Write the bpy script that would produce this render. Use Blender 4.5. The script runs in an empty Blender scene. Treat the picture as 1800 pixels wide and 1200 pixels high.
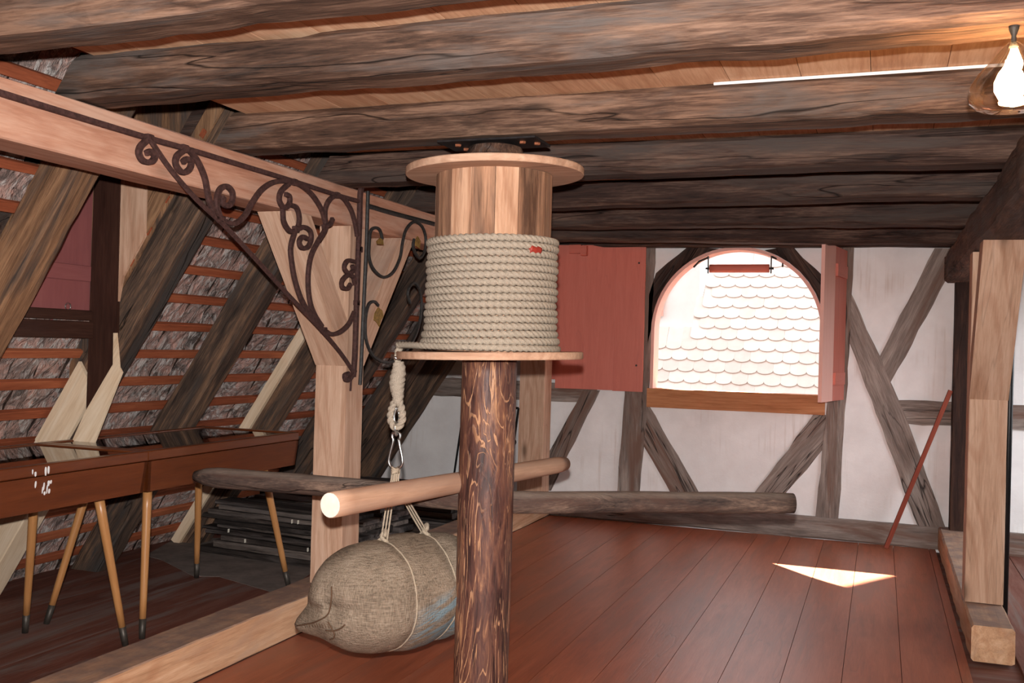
import bpy, bmesh, math, random
from mathutils import Vector, Matrix, noise
random.seed(7)
S = bpy.context.scene
C = S.collection
PI = math.pi

# ------------------------------------------------------------------ camera, world, lights
CAM = Vector((0.0, 0.0, 1.55))
FPX, YAW, PITCH, ROLL = 1750.0, 0.355202423, 0.00600456585, 0.0279250144
_f = Vector((-math.sin(YAW)*math.cos(PITCH), math.cos(YAW)*math.cos(PITCH), math.sin(PITCH)))
_r = Vector((math.cos(YAW), math.sin(YAW), 0.0))
_u = _r.cross(_f)
_r2 = _r*math.cos(ROLL) + _u*math.sin(ROLL)
_u2 = _u*math.cos(ROLL) - _r*math.sin(ROLL)
cd = bpy.data.cameras.new('camera')
cam = bpy.data.objects.new('camera', cd); C.objects.link(cam)
cd.sensor_width = 36.0; cd.lens = FPX/1800*36; cd.clip_start = 0.02
cam.matrix_world = Matrix(((_r2.x, _u2.x, -_f.x, CAM.x), (_r2.y, _u2.y, -_f.y, CAM.y), (_r2.z, _u2.z, -_f.z, CAM.z), (0, 0, 0, 1)))
S.camera = cam

W = bpy.data.worlds.new('sky'); S.world = W; W.use_nodes = True
bg = W.node_tree.nodes['Background']
bg.inputs[1].default_value = 4.7
_t = W.node_tree; _tc = _t.nodes.new('ShaderNodeTexCoord'); _sx = _t.nodes.new('ShaderNodeSeparateXYZ'); _rp = _t.nodes.new('ShaderNodeValToRGB')
_rp.color_ramp.elements[0].position = .0; _rp.color_ramp.elements[0].color = (.16, .14, .12, 1)      # streets and yards below the horizon
_rp.color_ramp.elements[1].position = .03; _rp.color_ramp.elements[1].color = (.88, .94, 1.0, 1)      # bright overcast-white sky
_t.links.new(_tc.outputs['Generated'], _sx.inputs[0]); _t.links.new(_sx.outputs[2], _rp.inputs[0]); _t.links.new(_rp.outputs[0], bg.inputs[0])

sd = bpy.data.lights.new('sun', 'SUN'); sd.energy = 105; sd.angle = 0.009; sd.color = (1.0, 0.95, 0.86)
sun = bpy.data.objects.new('sun', sd); C.objects.link(sun)
sun.location = (-6, 16, 9)
sun.rotation_euler = Vector((0.86, -1.0, -1.034)).to_track_quat('-Z', 'Y').to_euler()

fd = bpy.data.lights.new('camera_flash', 'SPOT'); fd.energy = 1080; fd.color = (1.0, 0.965, 0.945)
fd.spot_size = math.radians(112); fd.spot_blend = 1.0; fd.shadow_soft_size = 0.018
fl_ = bpy.data.objects.new('camera_flash', fd); C.objects.link(fl_)
fl_.location = CAM + Vector((0.0, -0.02, 0.108))
fl_.rotation_euler = _f.to_track_quat('-Z', 'Y').to_euler()

vs = S.view_settings
vs.view_transform = 'Standard'; vs.look = 'None'; vs.exposure = 0.0; vs.gamma = 1.0; vs.use_curve_mapping = False

# ------------------------------------------------------------------ geometry helpers
def ray(px, py):
    return (_f + _r2*((px-900)/FPX) - _u2*((py-600)/FPX)).normalized()
def on_x(px, py, x):
    d = ray(px, py); return CAM + d*((x-CAM.x)/d.x)
def on_y(px, py, y):
    d = ray(px, py); return CAM + d*((y-CAM.y)/d.y)
def on_z(px, py, z):
    d = ray(px, py); return CAM + d*((z-CAM.z)/d.z)

MW = {}
def frame(o, xd, up=(0, 0, 1)):
    x = Vector(xd).normalized(); up = Vector(up)
    if abs(x.dot(up.normalized())) > .97: up = Vector((0, 1, 0)) if abs(x.y) < .9 else Vector((1, 0, 0))
    y = up.cross(x).normalized(); z = x.cross(y)
    o = Vector(o)
    return Matrix(((x.x, y.x, z.x, o.x), (x.y, y.y, z.y, o.y), (x.z, y.z, z.z, o.z), (0, 0, 0, 1)))
def put(o, Mx, parent=None):
    C.objects.link(o)
    if parent is not None:
        o.parent = parent; o.matrix_parent_inverse = MW[parent.name].inverted()
    o.matrix_basis = Mx; MW[o.name] = Mx
    return o
def mk(name, V, F, mat, parent=None, fr=None, smooth=False):
    """one mesh object from world-space vertices; fr = local frame (grain runs along its x)"""
    if fr is None:
        c = sum((Vector(v) for v in V), Vector())/len(V); fr = Matrix.Translation(c)
    inv = fr.inverted()
    me = bpy.data.meshes.new(name)
    me.from_pydata([inv @ Vector(v) for v in V], [], F)
    if smooth: me.polygons.foreach_set('use_smooth', [True]*len(me.polygons))
    bm = bmesh.new(); bm.from_mesh(me); bmesh.ops.recalc_face_normals(bm, faces=bm.faces); bm.to_mesh(me); bm.free()
    me.materials.append(mat); me.update()
    o = bpy.data.objects.new(name, me)
    return put(o, fr, parent)
def thing(name, loc, label, cat, group=None):
    o = bpy.data.objects.new(name, None); put(o, Matrix.Translation(Vector(loc)))
    o.empty_display_size = .1
    return tag(o, label, cat, group)
def tag(o, label, cat, group=None):
    o['label'] = label; o['category'] = cat
    if group: o['group'] = group
    return o
def struct(o):
    o['kind'] = 'structure'; return o
def share(name, src, Mx, parent=None, mat=None):
    o = bpy.data.objects.new(name, src.data); put(o, Mx, parent)
    return o

def box_vf(fr, x0, x1, y0, y1, z0, z1, ch=0.0):
    """box in frame fr, long edges along x chamfered by ch"""
    if ch <= 0:
        sec = [(y0, z0), (y1, z0), (y1, z1), (y0, z1)]
    else:
        sec = [(y0+ch, z0), (y1-ch, z0), (y1, z0+ch), (y1, z1-ch), (y1-ch, z1), (y0+ch, z1), (y0, z1-ch), (y0, z0+ch)]
    V = [fr @ Vector((x, a, b)) for x in (x0, x1) for a, b in sec]
    n = len(sec)
    F = [(i, (i+1) % n, n+(i+1) % n, n+i) for i in range(n)] + [tuple(range(n-1, -1, -1)), tuple(range(n, 2*n))]
    return V, F
def box(name, lo, hi, mat, parent=None, ch=0.0, axis=0):
    lo = Vector(lo); hi = Vector(hi); c = (lo+hi)/2; h = (hi-lo)/2
    xd = [(1, 0, 0), (0, 1, 0), (0, 0, 1)][axis]
    fr = frame(c, xd, (0, 0, 1) if axis != 2 else (0, 1, 0))
    R3 = fr.to_3x3().transposed(); e = R3 @ h; e = Vector((abs(e.x), abs(e.y), abs(e.z)))
    V, F = box_vf(fr, -e.x, e.x, -e.y, e.y, -e.z, e.z, ch)
    return mk(name, V, F, mat, parent, fr)
def timber(name, p0, p1, w, h, mat, parent=None, up=(0, 0, 1), ch=0.012, rough=0.006, seg=None, seed=None, cut0=0.0, cut1=0.0):
    """hand-hewn beam from p0 to p1 (centre line), w across, h along up; edges wander; cut = slanted ends"""
    p0 = Vector(p0); p1 = Vector(p1); L = (p1-p0).length
    fr = frame(p0, p1-p0, up)
    seed = random.random()*100 if seed is None else seed
    n = seg or max(2, int(L/0.09))
    a, b = w/2, h/2
    sec = [(-a+ch, -b), (a-ch, -b), (a, -b+ch), (a, b-ch), (a-ch, b), (-a+ch, b), (-a, b-ch), (-a, -b+ch)]
    V = []; F = []
    for i in range(n+1):
        t = i/n; x = t*L
        for k, (y, z) in enumerate(sec):
            q = k//2
            d = noise.noise(Vector((x*2.3+seed, q*7.3+seed, 1.7)))*rough*1.6 + noise.noise(Vector((x*9+seed, k*3.1, seed)))*rough*.6
            e = noise.noise(Vector((x*1.1+seed, q*3.3, 9.2+seed)))*rough*1.3
            sy = 1 if y > 0 else -1; sz = 1 if z > 0 else -1
            xx = x
            if i == 0: xx = x + cut0*(z/b)
            if i == n: xx = x + cut1*(z/b)
            V.append(fr @ Vector((xx, y - sy*abs(d) + e*.5, z - sz*abs(d)*.8 + e)))
        if i:
            o = (i-1)*8
            for k in range(8): F.append((o+k, o+(k+1) % 8, o+8+(k+1) % 8, o+8+k))
    F.append(tuple(range(7, -1, -1))); F.append(tuple(range(n*8, n*8+8)))
    return mk(name, V, F, mat, parent, fr)
def prism(name, P, d, mat, parent=None, xd=None, smooth=False):
    """polygon P (world points) extruded by vector d"""
    P = [Vector(p) for p in P]; d = Vector(d); n = len(P)
    V = P + [p+d for p in P]
    F = [tuple(range(n)), tuple(range(2*n-1, n-1, -1))] + [(i, n+i, n+(i+1) % n, (i+1) % n) for i in range(n)]
    c = sum(P, Vector())/n
    fr = frame(c, xd, d) if xd is not None else None
    return mk(name, V, F, mat, parent, fr, smooth)
def crom(P, k=6, closed=False):
    P = [Vector(p) for p in P]
    Q = [P[0]*2-P[1]] + P + [P[-1]*2-P[-2]]
    out = []
    for i in range(1, len(Q)-2):
        a, b, c, d = Q[i-1:i+3]
        for j in range(k):
            t = j/k
            out.append(.5*((2*b)+(c-a)*t+(2*a-5*b+4*c-d)*t*t+(3*b-a-3*c+d)*t**3))
    out.append(P[-1]); return out
def tube_vf(P, r, n=8, prof=None, off=0, up=None, cap=True):
    """tube along P; r number or list; prof(theta, s) -> radius factor; up fixes the section's orientation"""
    P = [Vector(p) for p in P]; m = len(P)
    V = []; F = []; s = 0.0; N = None
    for i in range(m):
        T = (P[min(i+1, m-1)]-P[max(i-1, 0)]).normalized()
        if up is not None: N = Vector(up)
        elif N is None: N = Vector((0, 0, 1)) if abs(T.z) < .9 else Vector((1, 0, 0))
        N = (N - T*N.dot(T)).normalized(); B = T.cross(N)
        if i: s += (P[i]-P[i-1]).length
        rr = r[i] if isinstance(r, (list, tuple)) else r
        for k in range(n):
            th = 2*PI*k/n
            q = rr*(prof(th, s) if prof else 1.0)
            V.append(P[i] + N*(q*math.cos(th)) + B*(q*math.sin(th)))
        if i:
            o = (i-1)*n+off
            for k in range(n): F.append((o+k, o+(k+1) % n, o+n+(k+1) % n, o+n+k))
    if cap:
        F.append(tuple(off+k for k in range(n-1, -1, -1))); F.append(tuple(off+(m-1)*n+k for k in range(n)))
    return V, F
def tube(name, P, r, mat, parent=None, n=8, prof=None, smooth=True, xd=None, up=None):
    V, F = tube_vf(P, r, n, prof, up=up)
    fr = frame(P[0], xd if xd is not None else Vector(P[-1])-Vector(P[0])) if xd is not False else None
    return mk(name, V, F, mat, parent, fr, smooth)
def lathe(name, c, prof, mat, parent=None, n=32, smooth=True, axis=(0, 0, 1)):
    """prof = (r, h) list turned about axis through c; grain along the axis"""
    fr = frame(c, axis, (0, 1, 0))
    V = []; F = []
    for r, h in prof:
        for k in range(n):
            a = 2*PI*k/n; V.append(fr @ Vector((h, r*math.cos(a), r*math.sin(a))))
    for i in range(len(prof)-1):
        for k in range(n): F.append((i*n+k, i*n+(k+1) % n, (i+1)*n+(k+1) % n, (i+1)*n+k))
    F.append(tuple(range(n-1, -1, -1))); F.append(tuple((len(prof)-1)*n+k for k in range(n)))
    o = mk(name, V, F, mat, parent, fr, smooth)
    if smooth:
        me = o.data
        for p in me.polygons:
            if len(p.vertices) > 4: p.use_smooth = False
    return o

# ------------------------------------------------------------------ materials
def lin(r, g, b):
    f = lambda c: (c/255/12.92) if c/255 <= .04045 else ((c/255+.055)/1.055)**2.4
    return (f(r), f(g), f(b), 1)
class NT:
    def __init__(s, name):
        s.m = bpy.data.materials.new(name); s.m.use_nodes = True; s.t = s.m.node_tree
        s.b = s.t.nodes['Principled BSDF']; s.out = s.t.nodes['Material Output']
    def n(s, typ, **k):
        x = s.t.nodes.new(typ)
        for a, v in k.items(): setattr(x, a, v)
        return x
    def l(s, a, b): s.t.links.new(a, b)
    def coord(s, rnd=True):
        tc = s.n('ShaderNodeTexCoord')
        if not rnd: return tc.outputs['Object']
        oi = s.n('ShaderNodeObjectInfo')
        sc = s.n('ShaderNodeVectorMath', operation='MULTIPLY_ADD')
        cb = s.n('ShaderNodeCombineXYZ')
        for i, f in enumerate((31.0, 17.0, 53.0)):
            mu = s.n('ShaderNodeMath', operation='MULTIPLY'); s.l(oi.outputs['Random'], mu.inputs[0]); mu.inputs[1].default_value = f
            s.l(mu.outputs[0], cb.inputs[i])
        ad = s.n('ShaderNodeVectorMath', operation='ADD'); s.l(tc.outputs['Object'], ad.inputs[0]); s.l(cb.outputs[0], ad.inputs[1])
        return ad.outputs[0]
    def noise(s, co, scale, detail=5, rough=.6, dist=0.0):
        mp = s.n('ShaderNodeVectorMath', operation='MULTIPLY'); s.l(co, mp.inputs[0]); mp.inputs[1].default_value = scale
        nz = s.n('ShaderNodeTexNoise'); nz.inputs['Scale'].default_value = 1.0
        nz.inputs['Detail'].default_value = detail; nz.inputs['Roughness'].default_value = rough; nz.inputs['Distortion'].default_value = dist
        s.l(mp.outputs[0], nz.inputs['Vector']); return nz.outputs['Fac']
    def math(s, op, a, b=None, clamp=False):
        x = s.n('ShaderNodeMath', operation=op); x.use_clamp = clamp
        for i, v in enumerate((a, b)):
            if v is None: continue
            if isinstance(v, (int, float)): x.inputs[i].default_value = v
            else: s.l(v, x.inputs[i])
        return x.outputs[0]
    def ramp(s, fac, stops, interp='LINEAR'):
        r = s.n('ShaderNodeValToRGB'); r.color_ramp.interpolation = interp
        el = r.color_ramp.elements
        while len(el) < len(stops): el.new(.5)
        for e, (p, c) in zip(el, stops): e.position = p; e.color = c if len(c) == 4 else (*c, 1)
        s.l(fac, r.inputs[0]); return r.outputs[0]
    def mix(s, fac, a, b, mode='MIX'):
        x = s.n('ShaderNodeMix', data_type='RGBA', blend_type=mode)
        for sock, v in ((x.inputs[0], fac), (x.inputs[6], a), (x.inputs[7], b)):
            if isinstance(v, (int, float)): sock.default_value = v
            elif isinstance(v, tuple): sock.default_value = v
            else: s.l(v, sock)
        return x.outputs[2]
    def bump(s, h, strength=.3, dist=.01):
        b = s.n('ShaderNodeBump'); b.inputs['Strength'].default_value = strength; b.inputs['Distance'].default_value = dist
        s.l(h, b.inputs['Height']); s.l(b.outputs[0], s.b.inputs['Normal'])
    def done(s, col, rough=.7, spec=.3, metal=0.0):
        if isinstance(col, tuple): s.b.inputs['Base Color'].default_value = col
        else: s.l(col, s.b.inputs['Base Color'])
        if isinstance(rough, (int, float)): s.b.inputs['Roughness'].default_value = rough
        else: s.l(rough, s.b.inputs['Roughness'])
        s.b.inputs['Specular IOR Level'].default_value = spec; s.b.inputs['Metallic'].default_value = metal
        return s.m
BW = lambda v: (v, v, v, 1)
def wood(name, dark, mid, light, patch=None, sc=1.0, crack=.5, rings=0.0, knots=0.0, rough=.75, spec=.2, bump=.35, dust=None, spread=.16, tone=.0):
    """sawn or hewn timber: grain along local x; streaks, broad tone patches, growth-ring lines, checks, knots"""
    N = NT(name); co = N.coord()
    g1 = N.noise(co, (1.7*sc, 20*sc, 20*sc), 9, .7, .45)
    g2 = N.noise(co, (.9*sc, 3.4*sc, 3.4*sc), 4, .55, .6)
    g3 = N.noise(co, (9*sc, 150*sc, 150*sc), 3, .6)
    fac = N.math('ADD', N.math('MULTIPLY', g1, .52), N.math('ADD', N.math('MULTIPLY', g2, .27), N.math('MULTIPLY', g3, .21)))
    if tone:
        oi = N.n('ShaderNodeObjectInfo')
        fac = N.math('ADD', fac, N.math('MULTIPLY', N.math('SUBTRACT', oi.outputs['Random'], .5), tone))
    col = N.ramp(fac, [(.5-spread, dark), (.5, mid), (.5+spread, light)])
    if patch is not None:
        g4 = N.noise(co, (.7*sc, 5.5*sc, 5.5*sc), 5, .65, .8)
        col = N.mix(N.ramp(g4, [(.5, BW(0)), (.64, BW(1))]), col, patch)
    if rings:
        h = N.noise(co, (.35*sc, 3.2*sc, 3.2*sc), 1, .4, .25)
        w = N.math('SINE', N.math('MULTIPLY', h, 95.0))
        col = N.mix(N.math('MULTIPLY', N.ramp(w, [(.35, BW(0)), (1.0, BW(1))]), rings), col, mid, 'MULTIPLY')
    if knots:
        vo = N.n('ShaderNodeTexVoronoi'); vo.inputs['Scale'].default_value = 1.0
        mp = N.n('ShaderNodeVectorMath', operation='MULTIPLY'); N.l(co, mp.inputs[0]); mp.inputs[1].default_value = (1.8*sc, 5.5*sc, 5.5*sc); N.l(mp.outputs[0], vo.inputs['Vector'])
        col = N.mix(N.math('MULTIPLY', N.ramp(vo.outputs['Distance'], [(.05, BW(1)), (.13, BW(.35)), (.2, BW(0))]), knots), col, tuple(x*.35 for x in dark[:3])+(1,))
    hgt = N.math('ADD', N.math('MULTIPLY', g1, .6), N.math('MULTIPLY', g3, .35))
    if crack:
        c1 = N.noise(co, (.55*sc, 8*sc, 8*sc), 3, .5, .3)
        cr = N.ramp(N.math('ABSOLUTE', N.math('SUBTRACT', c1, .47)), [(.0, BW(1)), (.011, BW(0))])
        c2 = N.noise(co, (.8, .8, .8), 1)
        cr = N.math('MULTIPLY', cr, N.ramp(c2, [(.45, BW(0)), (.6, BW(crack))]))
        col = N.mix(cr, col, tuple(x*.25 for x in dark[:3])+(1,))
        hgt = N.math('SUBTRACT', hgt, N.math('MULTIPLY', cr, .8))
    if dust is not None:
        ge = N.n('ShaderNodeNewGeometry'); sx = N.n('ShaderNodeSeparateXYZ'); N.l(ge.outputs['Normal'], sx.inputs[0])
        dn = N.noise(co, (9, 9, 9), 4)
        f = N.math('MULTIPLY', N.ramp(sx.outputs[2], [(.4, BW(0)), (.8, BW(1))]), N.ramp(dn, [(.25, BW(.35)), (.6, BW(.85))]))
        col = N.mix(f, col, dust)
    N.bump(hgt, bump, .012)
    return N.done(col, rough, spec)

M = {}
M['old'] = wood('old_beam_wood', lin(34, 25, 21), lin(82, 60, 48), lin(130, 101, 83), lin(90, 81, 76), crack=.9, knots=.6, bump=.7, spread=.11)
M['old2'] = wood('dark_beam_wood', lin(32, 23, 21), lin(64, 46, 39), lin(104, 82, 70), lin(72, 62, 57), crack=.9, knots=.4, bump=.6, spread=.11)
M['purlin'] = wood('new_purlin_wood', lin(160, 108, 84), lin(190, 140, 115), lin(212, 170, 146), lin(200, 160, 138), crack=.25, rings=.16, knots=.5, bump=.15, dust=lin(150, 128, 120))
M['new'] = wood('new_post_wood', lin(168, 130, 104), lin(202, 164, 138), lin(224, 192, 168), None, crack=.3, rings=.26, knots=.8, bump=.15, dust=lin(140, 122, 114))
M['sill'] = wood('sill_wood', lin(172, 128, 94), lin(208, 164, 128), lin(230, 194, 160), lin(196, 160, 132), crack=.3, rings=.22, knots=.4, bump=.2, dust=lin(122, 104, 98))
M['pale'] = wood('pale_repair_wood', lin(206, 176, 142), lin(232, 208, 178), lin(246, 228, 204), None, crack=.1, rings=.12, bump=.1)
M['rafter'] = wood('old_rafter_wood', lin(40, 34, 31), lin(82, 66, 56), lin(138, 106, 82), lin(68, 63, 60), crack=.9, bump=.6, spread=.12)
M['rafterlt'] = wood('tan_rafter_wood', lin(62, 46, 36), lin(128, 95, 70), lin(172, 132, 98), lin(70, 62, 58), crack=.8, bump=.5, knots=.5, spread=.13)
M['lath'] = wood('lath_wood', lin(98, 50, 32), lin(152, 82, 54), lin(186, 112, 76), None, crack=.2, bump=.2, tone=.14, spread=.2)
M['grey'] = wood('grey_frame_timber', lin(86, 74, 68), lin(132, 118, 110), lin(172, 158, 148), lin(118, 92, 80), crack=1.0, knots=.3, bump=.5, spread=.14)
M['darkpost'] = wood('dark_post_wood', lin(26, 16, 13), lin(52, 34, 28), lin(86, 58, 44), None, crack=.6, bump=.5)
M['board'] = wood('ceiling_board_wood', lin(176, 128, 96), lin(206, 160, 126), lin(226, 186, 152), None, crack=.0, rings=.15, knots=.5, bump=.1, tone=.12)
M['floor'] = wood('floor_board_wood', lin(120, 62, 40), lin(158, 84, 55), lin(180, 106, 76), lin(144, 84, 62), crack=.25, bump=.12, rough=.36, spec=.5, tone=.05, spread=.2, knots=.25)
M['floor2'] = wood('dusty_floor_wood', lin(82, 48, 40), lin(112, 68, 56), lin(134, 98, 86), lin(122, 104, 98), crack=.3, bump=.15, rough=.7, tone=.1, spread=.2)
M['stave'] = wood('drum_stave_wood', lin(84, 60, 46), lin(168, 126, 98), lin(212, 172, 142), lin(126, 96, 78), crack=.4, rings=.25, knots=.9, bump=.25, tone=.30, spread=.2)
M['flange'] = wood('flange_wood', lin(160, 122, 98), lin(186, 148, 122), lin(206, 170, 144), None, crack=.15, rings=.2, knots=.5, bump=.15)
M['bar'] = wood('smooth_bar_wood', lin(156, 118, 94), lin(182, 144, 118), lin(202, 166, 140), lin(166, 134, 114), crack=.2, rings=.12, bump=.1)
M['bark'] = wood('weathered_log_wood', lin(44, 36, 34), lin(86, 70, 62), lin(136, 112, 96), lin(76, 56, 48), crack=.9, bump=.7, spread=.12, dust=lin(120, 106, 96))
M['case'] = wood('varnished_case_wood', lin(66, 30, 14), lin(98, 49, 23), lin(122, 66, 34), None, crack=0, bump=.05, rough=.3, spec=.5, spread=.25)
M['leg'] = wood('beech_leg_wood', lin(158, 106, 62), lin(182, 128, 78), lin(196, 146, 96), None, crack=0, bump=.05, rough=.35, spec=.5)
M['pile'] = wood('sooty_board_wood', lin(20, 17, 16), lin(64, 56, 52), lin(128, 116, 108), lin(98, 90, 87), crack=.6, bump=.7, tone=.24, spread=.16)
M['darkbrown'] = wood('dark_stained_wood', lin(42, 24, 20), lin(58, 36, 29), lin(76, 50, 40), None, crack=0, bump=.1, rough=.5)
M['red'] = wood('red_painted_wood', lin(180, 96, 80), lin(198, 112, 96), lin(210, 126, 110), None, crack=.1, bump=.12, rough=.5, spread=.3)
M['hatch'] = wood('wine_red_painted_wood', lin(126, 72, 72), lin(142, 84, 83), lin(156, 98, 95), None, crack=.05, bump=.1, rough=.55, spread=.3)
M['pink'] = wood('pink_painted_wood', lin(220, 160, 146), lin(232, 178, 164), lin(240, 192, 180), None, crack=.1, bump=.1, rough=.6, spread=.3)
M['stick'] = wood('red_brown_batten_wood', lin(112, 50, 36), lin(134, 64, 48), lin(150, 78, 60), None, crack=0, bump=.1)
M['sillboard'] = wood('window_sill_wood', lin(150, 94, 60), lin(186, 126, 86), lin(204, 148, 106), None, crack=.1, rings=.2, knots=.8, bump=.1)

def pillar_mat():
    N = NT('debarked_pillar_wood'); co = N.coord()
    h = N.noise(co, (1.3, 7, 7), 3, .55, 1.2)
    g = N.noise(co, (6, 40, 40), 5, .65, .8)
    p = N.noise(co, (2.2, 9, 9), 4, .6, .6)
    w = N.math('SINE', N.math('MULTIPLY', N.math('ADD', h, N.math('MULTIPLY', g, .05)), 88.0))
    col = N.ramp(N.math('ADD', N.math('MULTIPLY', g, .5), N.math('MULTIPLY', p, .5)), [(.38, lin(48, 29, 26)), (.48, lin(84, 53, 45)), (.55, lin(112, 74, 57)), (.62, lin(160, 114, 80))])
    ln = N.math('MULTIPLY', N.ramp(w, [(.78, BW(0)), (.93, BW(1))]), N.ramp(N.noise(co, (2, 7, 7), 3), [(.44, BW(.05)), (.54, BW(.9))]))
    col = N.mix(ln, col, lin(186, 138, 102))
    N.bump(N.math('ADD', ln, g), .5, .008)
    return N.done(col, .5, .35)
M['pillar'] = pillar_mat()

def plain(name, col, rough=.6, spec=.3, metal=0.0, sc=20, var=.25, bump=.2):
    N = NT(name); co = N.coord()
    g = N.noise(co, (sc, sc, sc), 4)
    c2 = tuple(min(1, x*(1-var)) for x in col[:3])+(1,); c3 = tuple(min(1, x*(1+var)) for x in col[:3])+(1,)
    N.bump(g, bump, .004)
    return N.done(N.ramp(g, [(.35, c2), (.65, c3)]), rough, spec, metal)
M['iron'] = plain('rusty_wrought_iron', lin(74, 50, 46), .75, .3, .15, 60, .35, .5)
M['iron2'] = plain('dark_wrought_iron', lin(50, 48, 46), .6, .4, .3, 60, .4, .4)
M['plate'] = plain('black_steel_plate', lin(44, 40, 40), .5, .4, .5, 40, .3)
M['rustbolt'] = plain('rusty_bolt', lin(140, 84, 58), .7, .3, .3, 80, .3)
M['zinc'] = plain('galvanised_steel', lin(190, 190, 186), .3, .5, 1.0, 30, .1, .05)
M['ferrule'] = plain('dull_brass_ferrule', lin(78, 72, 66), .5, .4, .6, 30, .2)
M['gold'] = plain('tarnished_gilt_leaf', lin(140, 110, 54), .6, .4, .3, 60, .4)
M['rope'] = plain('hemp_rope', lin(158, 145, 129), .9, .1, 0, 260, .22, .5)
M['seam'] = plain('brown_seam_yarn', lin(92, 70, 54), .9, .1, 0, 200, .2)
M['twine'] = plain('thin_sisal_twine', lin(168, 152, 132), .9, .1, 0, 260, .2, .5)
M['blackpipe'] = plain('black_pipe', lin(24, 24, 26), .4, .4, 0, 30, .2)
M['felt'] = plain('grey_display_felt', lin(160, 148, 136), .95, .1, 0, 200, .15)
M['bare'] = plain('bare_dusty_floor', lin(124, 114, 108), .95, .1, 0, 8, .2, .1)
M['white'] = plain('white_board', lin(226, 226, 226), .6, .3, 0, 5, .03, .0)
M['black'] = plain('black_paint', lin(16, 16, 17), .5, .3, 0, 20, .2)
M['tape'] = plain('red_tape', lin(150, 52, 40), .5, .3)
M['ends'] = plain('sawn_log_end', lin(232, 224, 208), .8, .2, 0, 14, .1, .2)

def plaster_mat():
    N = NT('white_lime_plaster'); co = N.coord(False)
    g = N.noise(co, (3, 3, 3), 5); f = N.noise(co, (45, 45, 45), 4)
    st = N.noise(co, (30, 1, 1.2), 3, .6)
    col = N.ramp(g, [(.3, lin(228, 223, 221)), (.7, lin(245, 242, 240))])
    m = N.math('MULTIPLY', N.ramp(st, [(.52, BW(0)), (.68, BW(.4))]), N.ramp(N.noise(co, (1.2, 1.2, 1.6), 2), [(.5, BW(0)), (.62, BW(1))]))
    col = N.mix(m, col, lin(190, 168, 150))
    N.bump(N.math('ADD', f, g), .25, .006)
    return N.done(col, .9, .1)
M['plaster'] = plaster_mat()
def tile_mat():
    N = NT('mortared_tile_underside'); co = N.coord()
    g = N.noise(co, (7, 7, 7), 6, .7, .8); f = N.noise(co, (40, 22, 40), 4, .65, .5); p = N.noise(co, (16, 9, 16), 4, .6, 1.2)
    col = N.ramp(g, [(.36, lin(98, 88, 84)), (.48, lin(154, 132, 124)), (.62, lin(188, 150, 138))])
    col = N.mix(N.ramp(p, [(.5, BW(0)), (.6, BW(.85))]), col, lin(188, 181, 176))
    col = N.mix(N.ramp(f, [(.6, BW(0)), (.7, BW(.8))]), col, lin(56, 50, 48))
    N.bump(N.math('ADD', f, N.math('MULTIPLY', p, 1.5)), .9, .02)
    return N.done(col, .95, .1)
M['tile'] = tile_mat()
def roof_tile_mat():
    N = NT('outdoor_clay_tile'); co = N.coord()
    oi = N.n('ShaderNodeObjectInfo')
    g = N.noise(co, (9, 9, 9), 4)
    col = N.ramp(N.math('ADD', N.math('MULTIPLY', g, .6), N.math('MULTIPLY', oi.outputs['Random'], .4)), [(.2, lin(188, 176, 168)), (.7, lin(204, 194, 186))])
    return N.done(col, .9, .1)
M['outtile'] = roof_tile_mat()
def sack_mat():
    N = NT('burlap'); co = N.coord(False)
    wv = []
    for sc_ in ((230, 230, 30), (30, 30, 230)):
        wv.append(N.noise(co, sc_, 2, .5))
    we = N.math('ADD', wv[0], wv[1])
    g = N.noise(co, (5, 5, 5), 4)
    col = N.ramp(N.math('ADD', N.math('MULTIPLY', we, .33), N.math('MULTIPLY', g, .34)), [(.36, lin(96, 84, 72)), (.5, lin(136, 120, 103)), (.64, lin(160, 144, 126))])
    # faded blue stencil streaks on the flank of the sack
    sx = N.n('ShaderNodeSeparateXYZ'); N.l(co, sx.inputs[0])
    rt = N.n('ShaderNodeVectorRotate', rotation_type='Y_AXIS'); N.l(co, rt.inputs['Vector']); rt.inputs['Angle'].default_value = .45
    st = N.noise(rt.outputs[0], (4.0, 3.0, 34), 3, .6, .4)
    z5 = N.math('ADD', sx.outputs[2], .5)
    ok = N.math('MULTIPLY', N.ramp(N.math('ADD', sx.outputs[0], .5), [(.38, BW(0)), (.47, BW(1))]), N.ramp(N.math('SUBTRACT', z5, N.math('MULTIPLY', sx.outputs[0], .25)), [(.30, BW(.6)), (.34, BW(1)), (.48, BW(1)), (.53, BW(0))]))
    col = N.mix(N.math('MULTIPLY', ok, N.ramp(st, [(.42, BW(0)), (.55, BW(.8))])), col, lin(116, 142, 152))
    N.bump(N.math('ADD', we, g), .8, .006)
    return N.done(col, .95, .05)
M['sack'] = sack_mat()
def glass_mat(name, tint=(1, 1, 1, 1), refl=1.0, ior=1.5, cap=1.0):
    N = NT(name); t = N.t
    tr = N.n('ShaderNodeBsdfTransparent'); tr.inputs[0].default_value = tint
    gl = N.n('ShaderNodeBsdfGlossy'); gl.inputs['Roughness'].default_value = .02
    fr = N.n('ShaderNodeFresnel'); fr.inputs[0].default_value = ior
    mx = N.n('ShaderNodeMixShader')
    N.l(N.math('MINIMUM', N.math('MULTIPLY', fr.outputs[0], refl), cap), mx.inputs[0]); N.l(tr.outputs[0], mx.inputs[1]); N.l(gl.outputs[0], mx.inputs[2])
    N.l(mx.outputs[0], N.out.inputs['Surface']); t.nodes.remove(N.b)
    return N.m
M['glass'] = glass_mat('display_glass', (.93, .94, .93, 1), 1.3)
M['globe'] = glass_mat('clear_lamp_glass', (.99, .97, .95, 1), 1.3, 1.5, .6)
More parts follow.
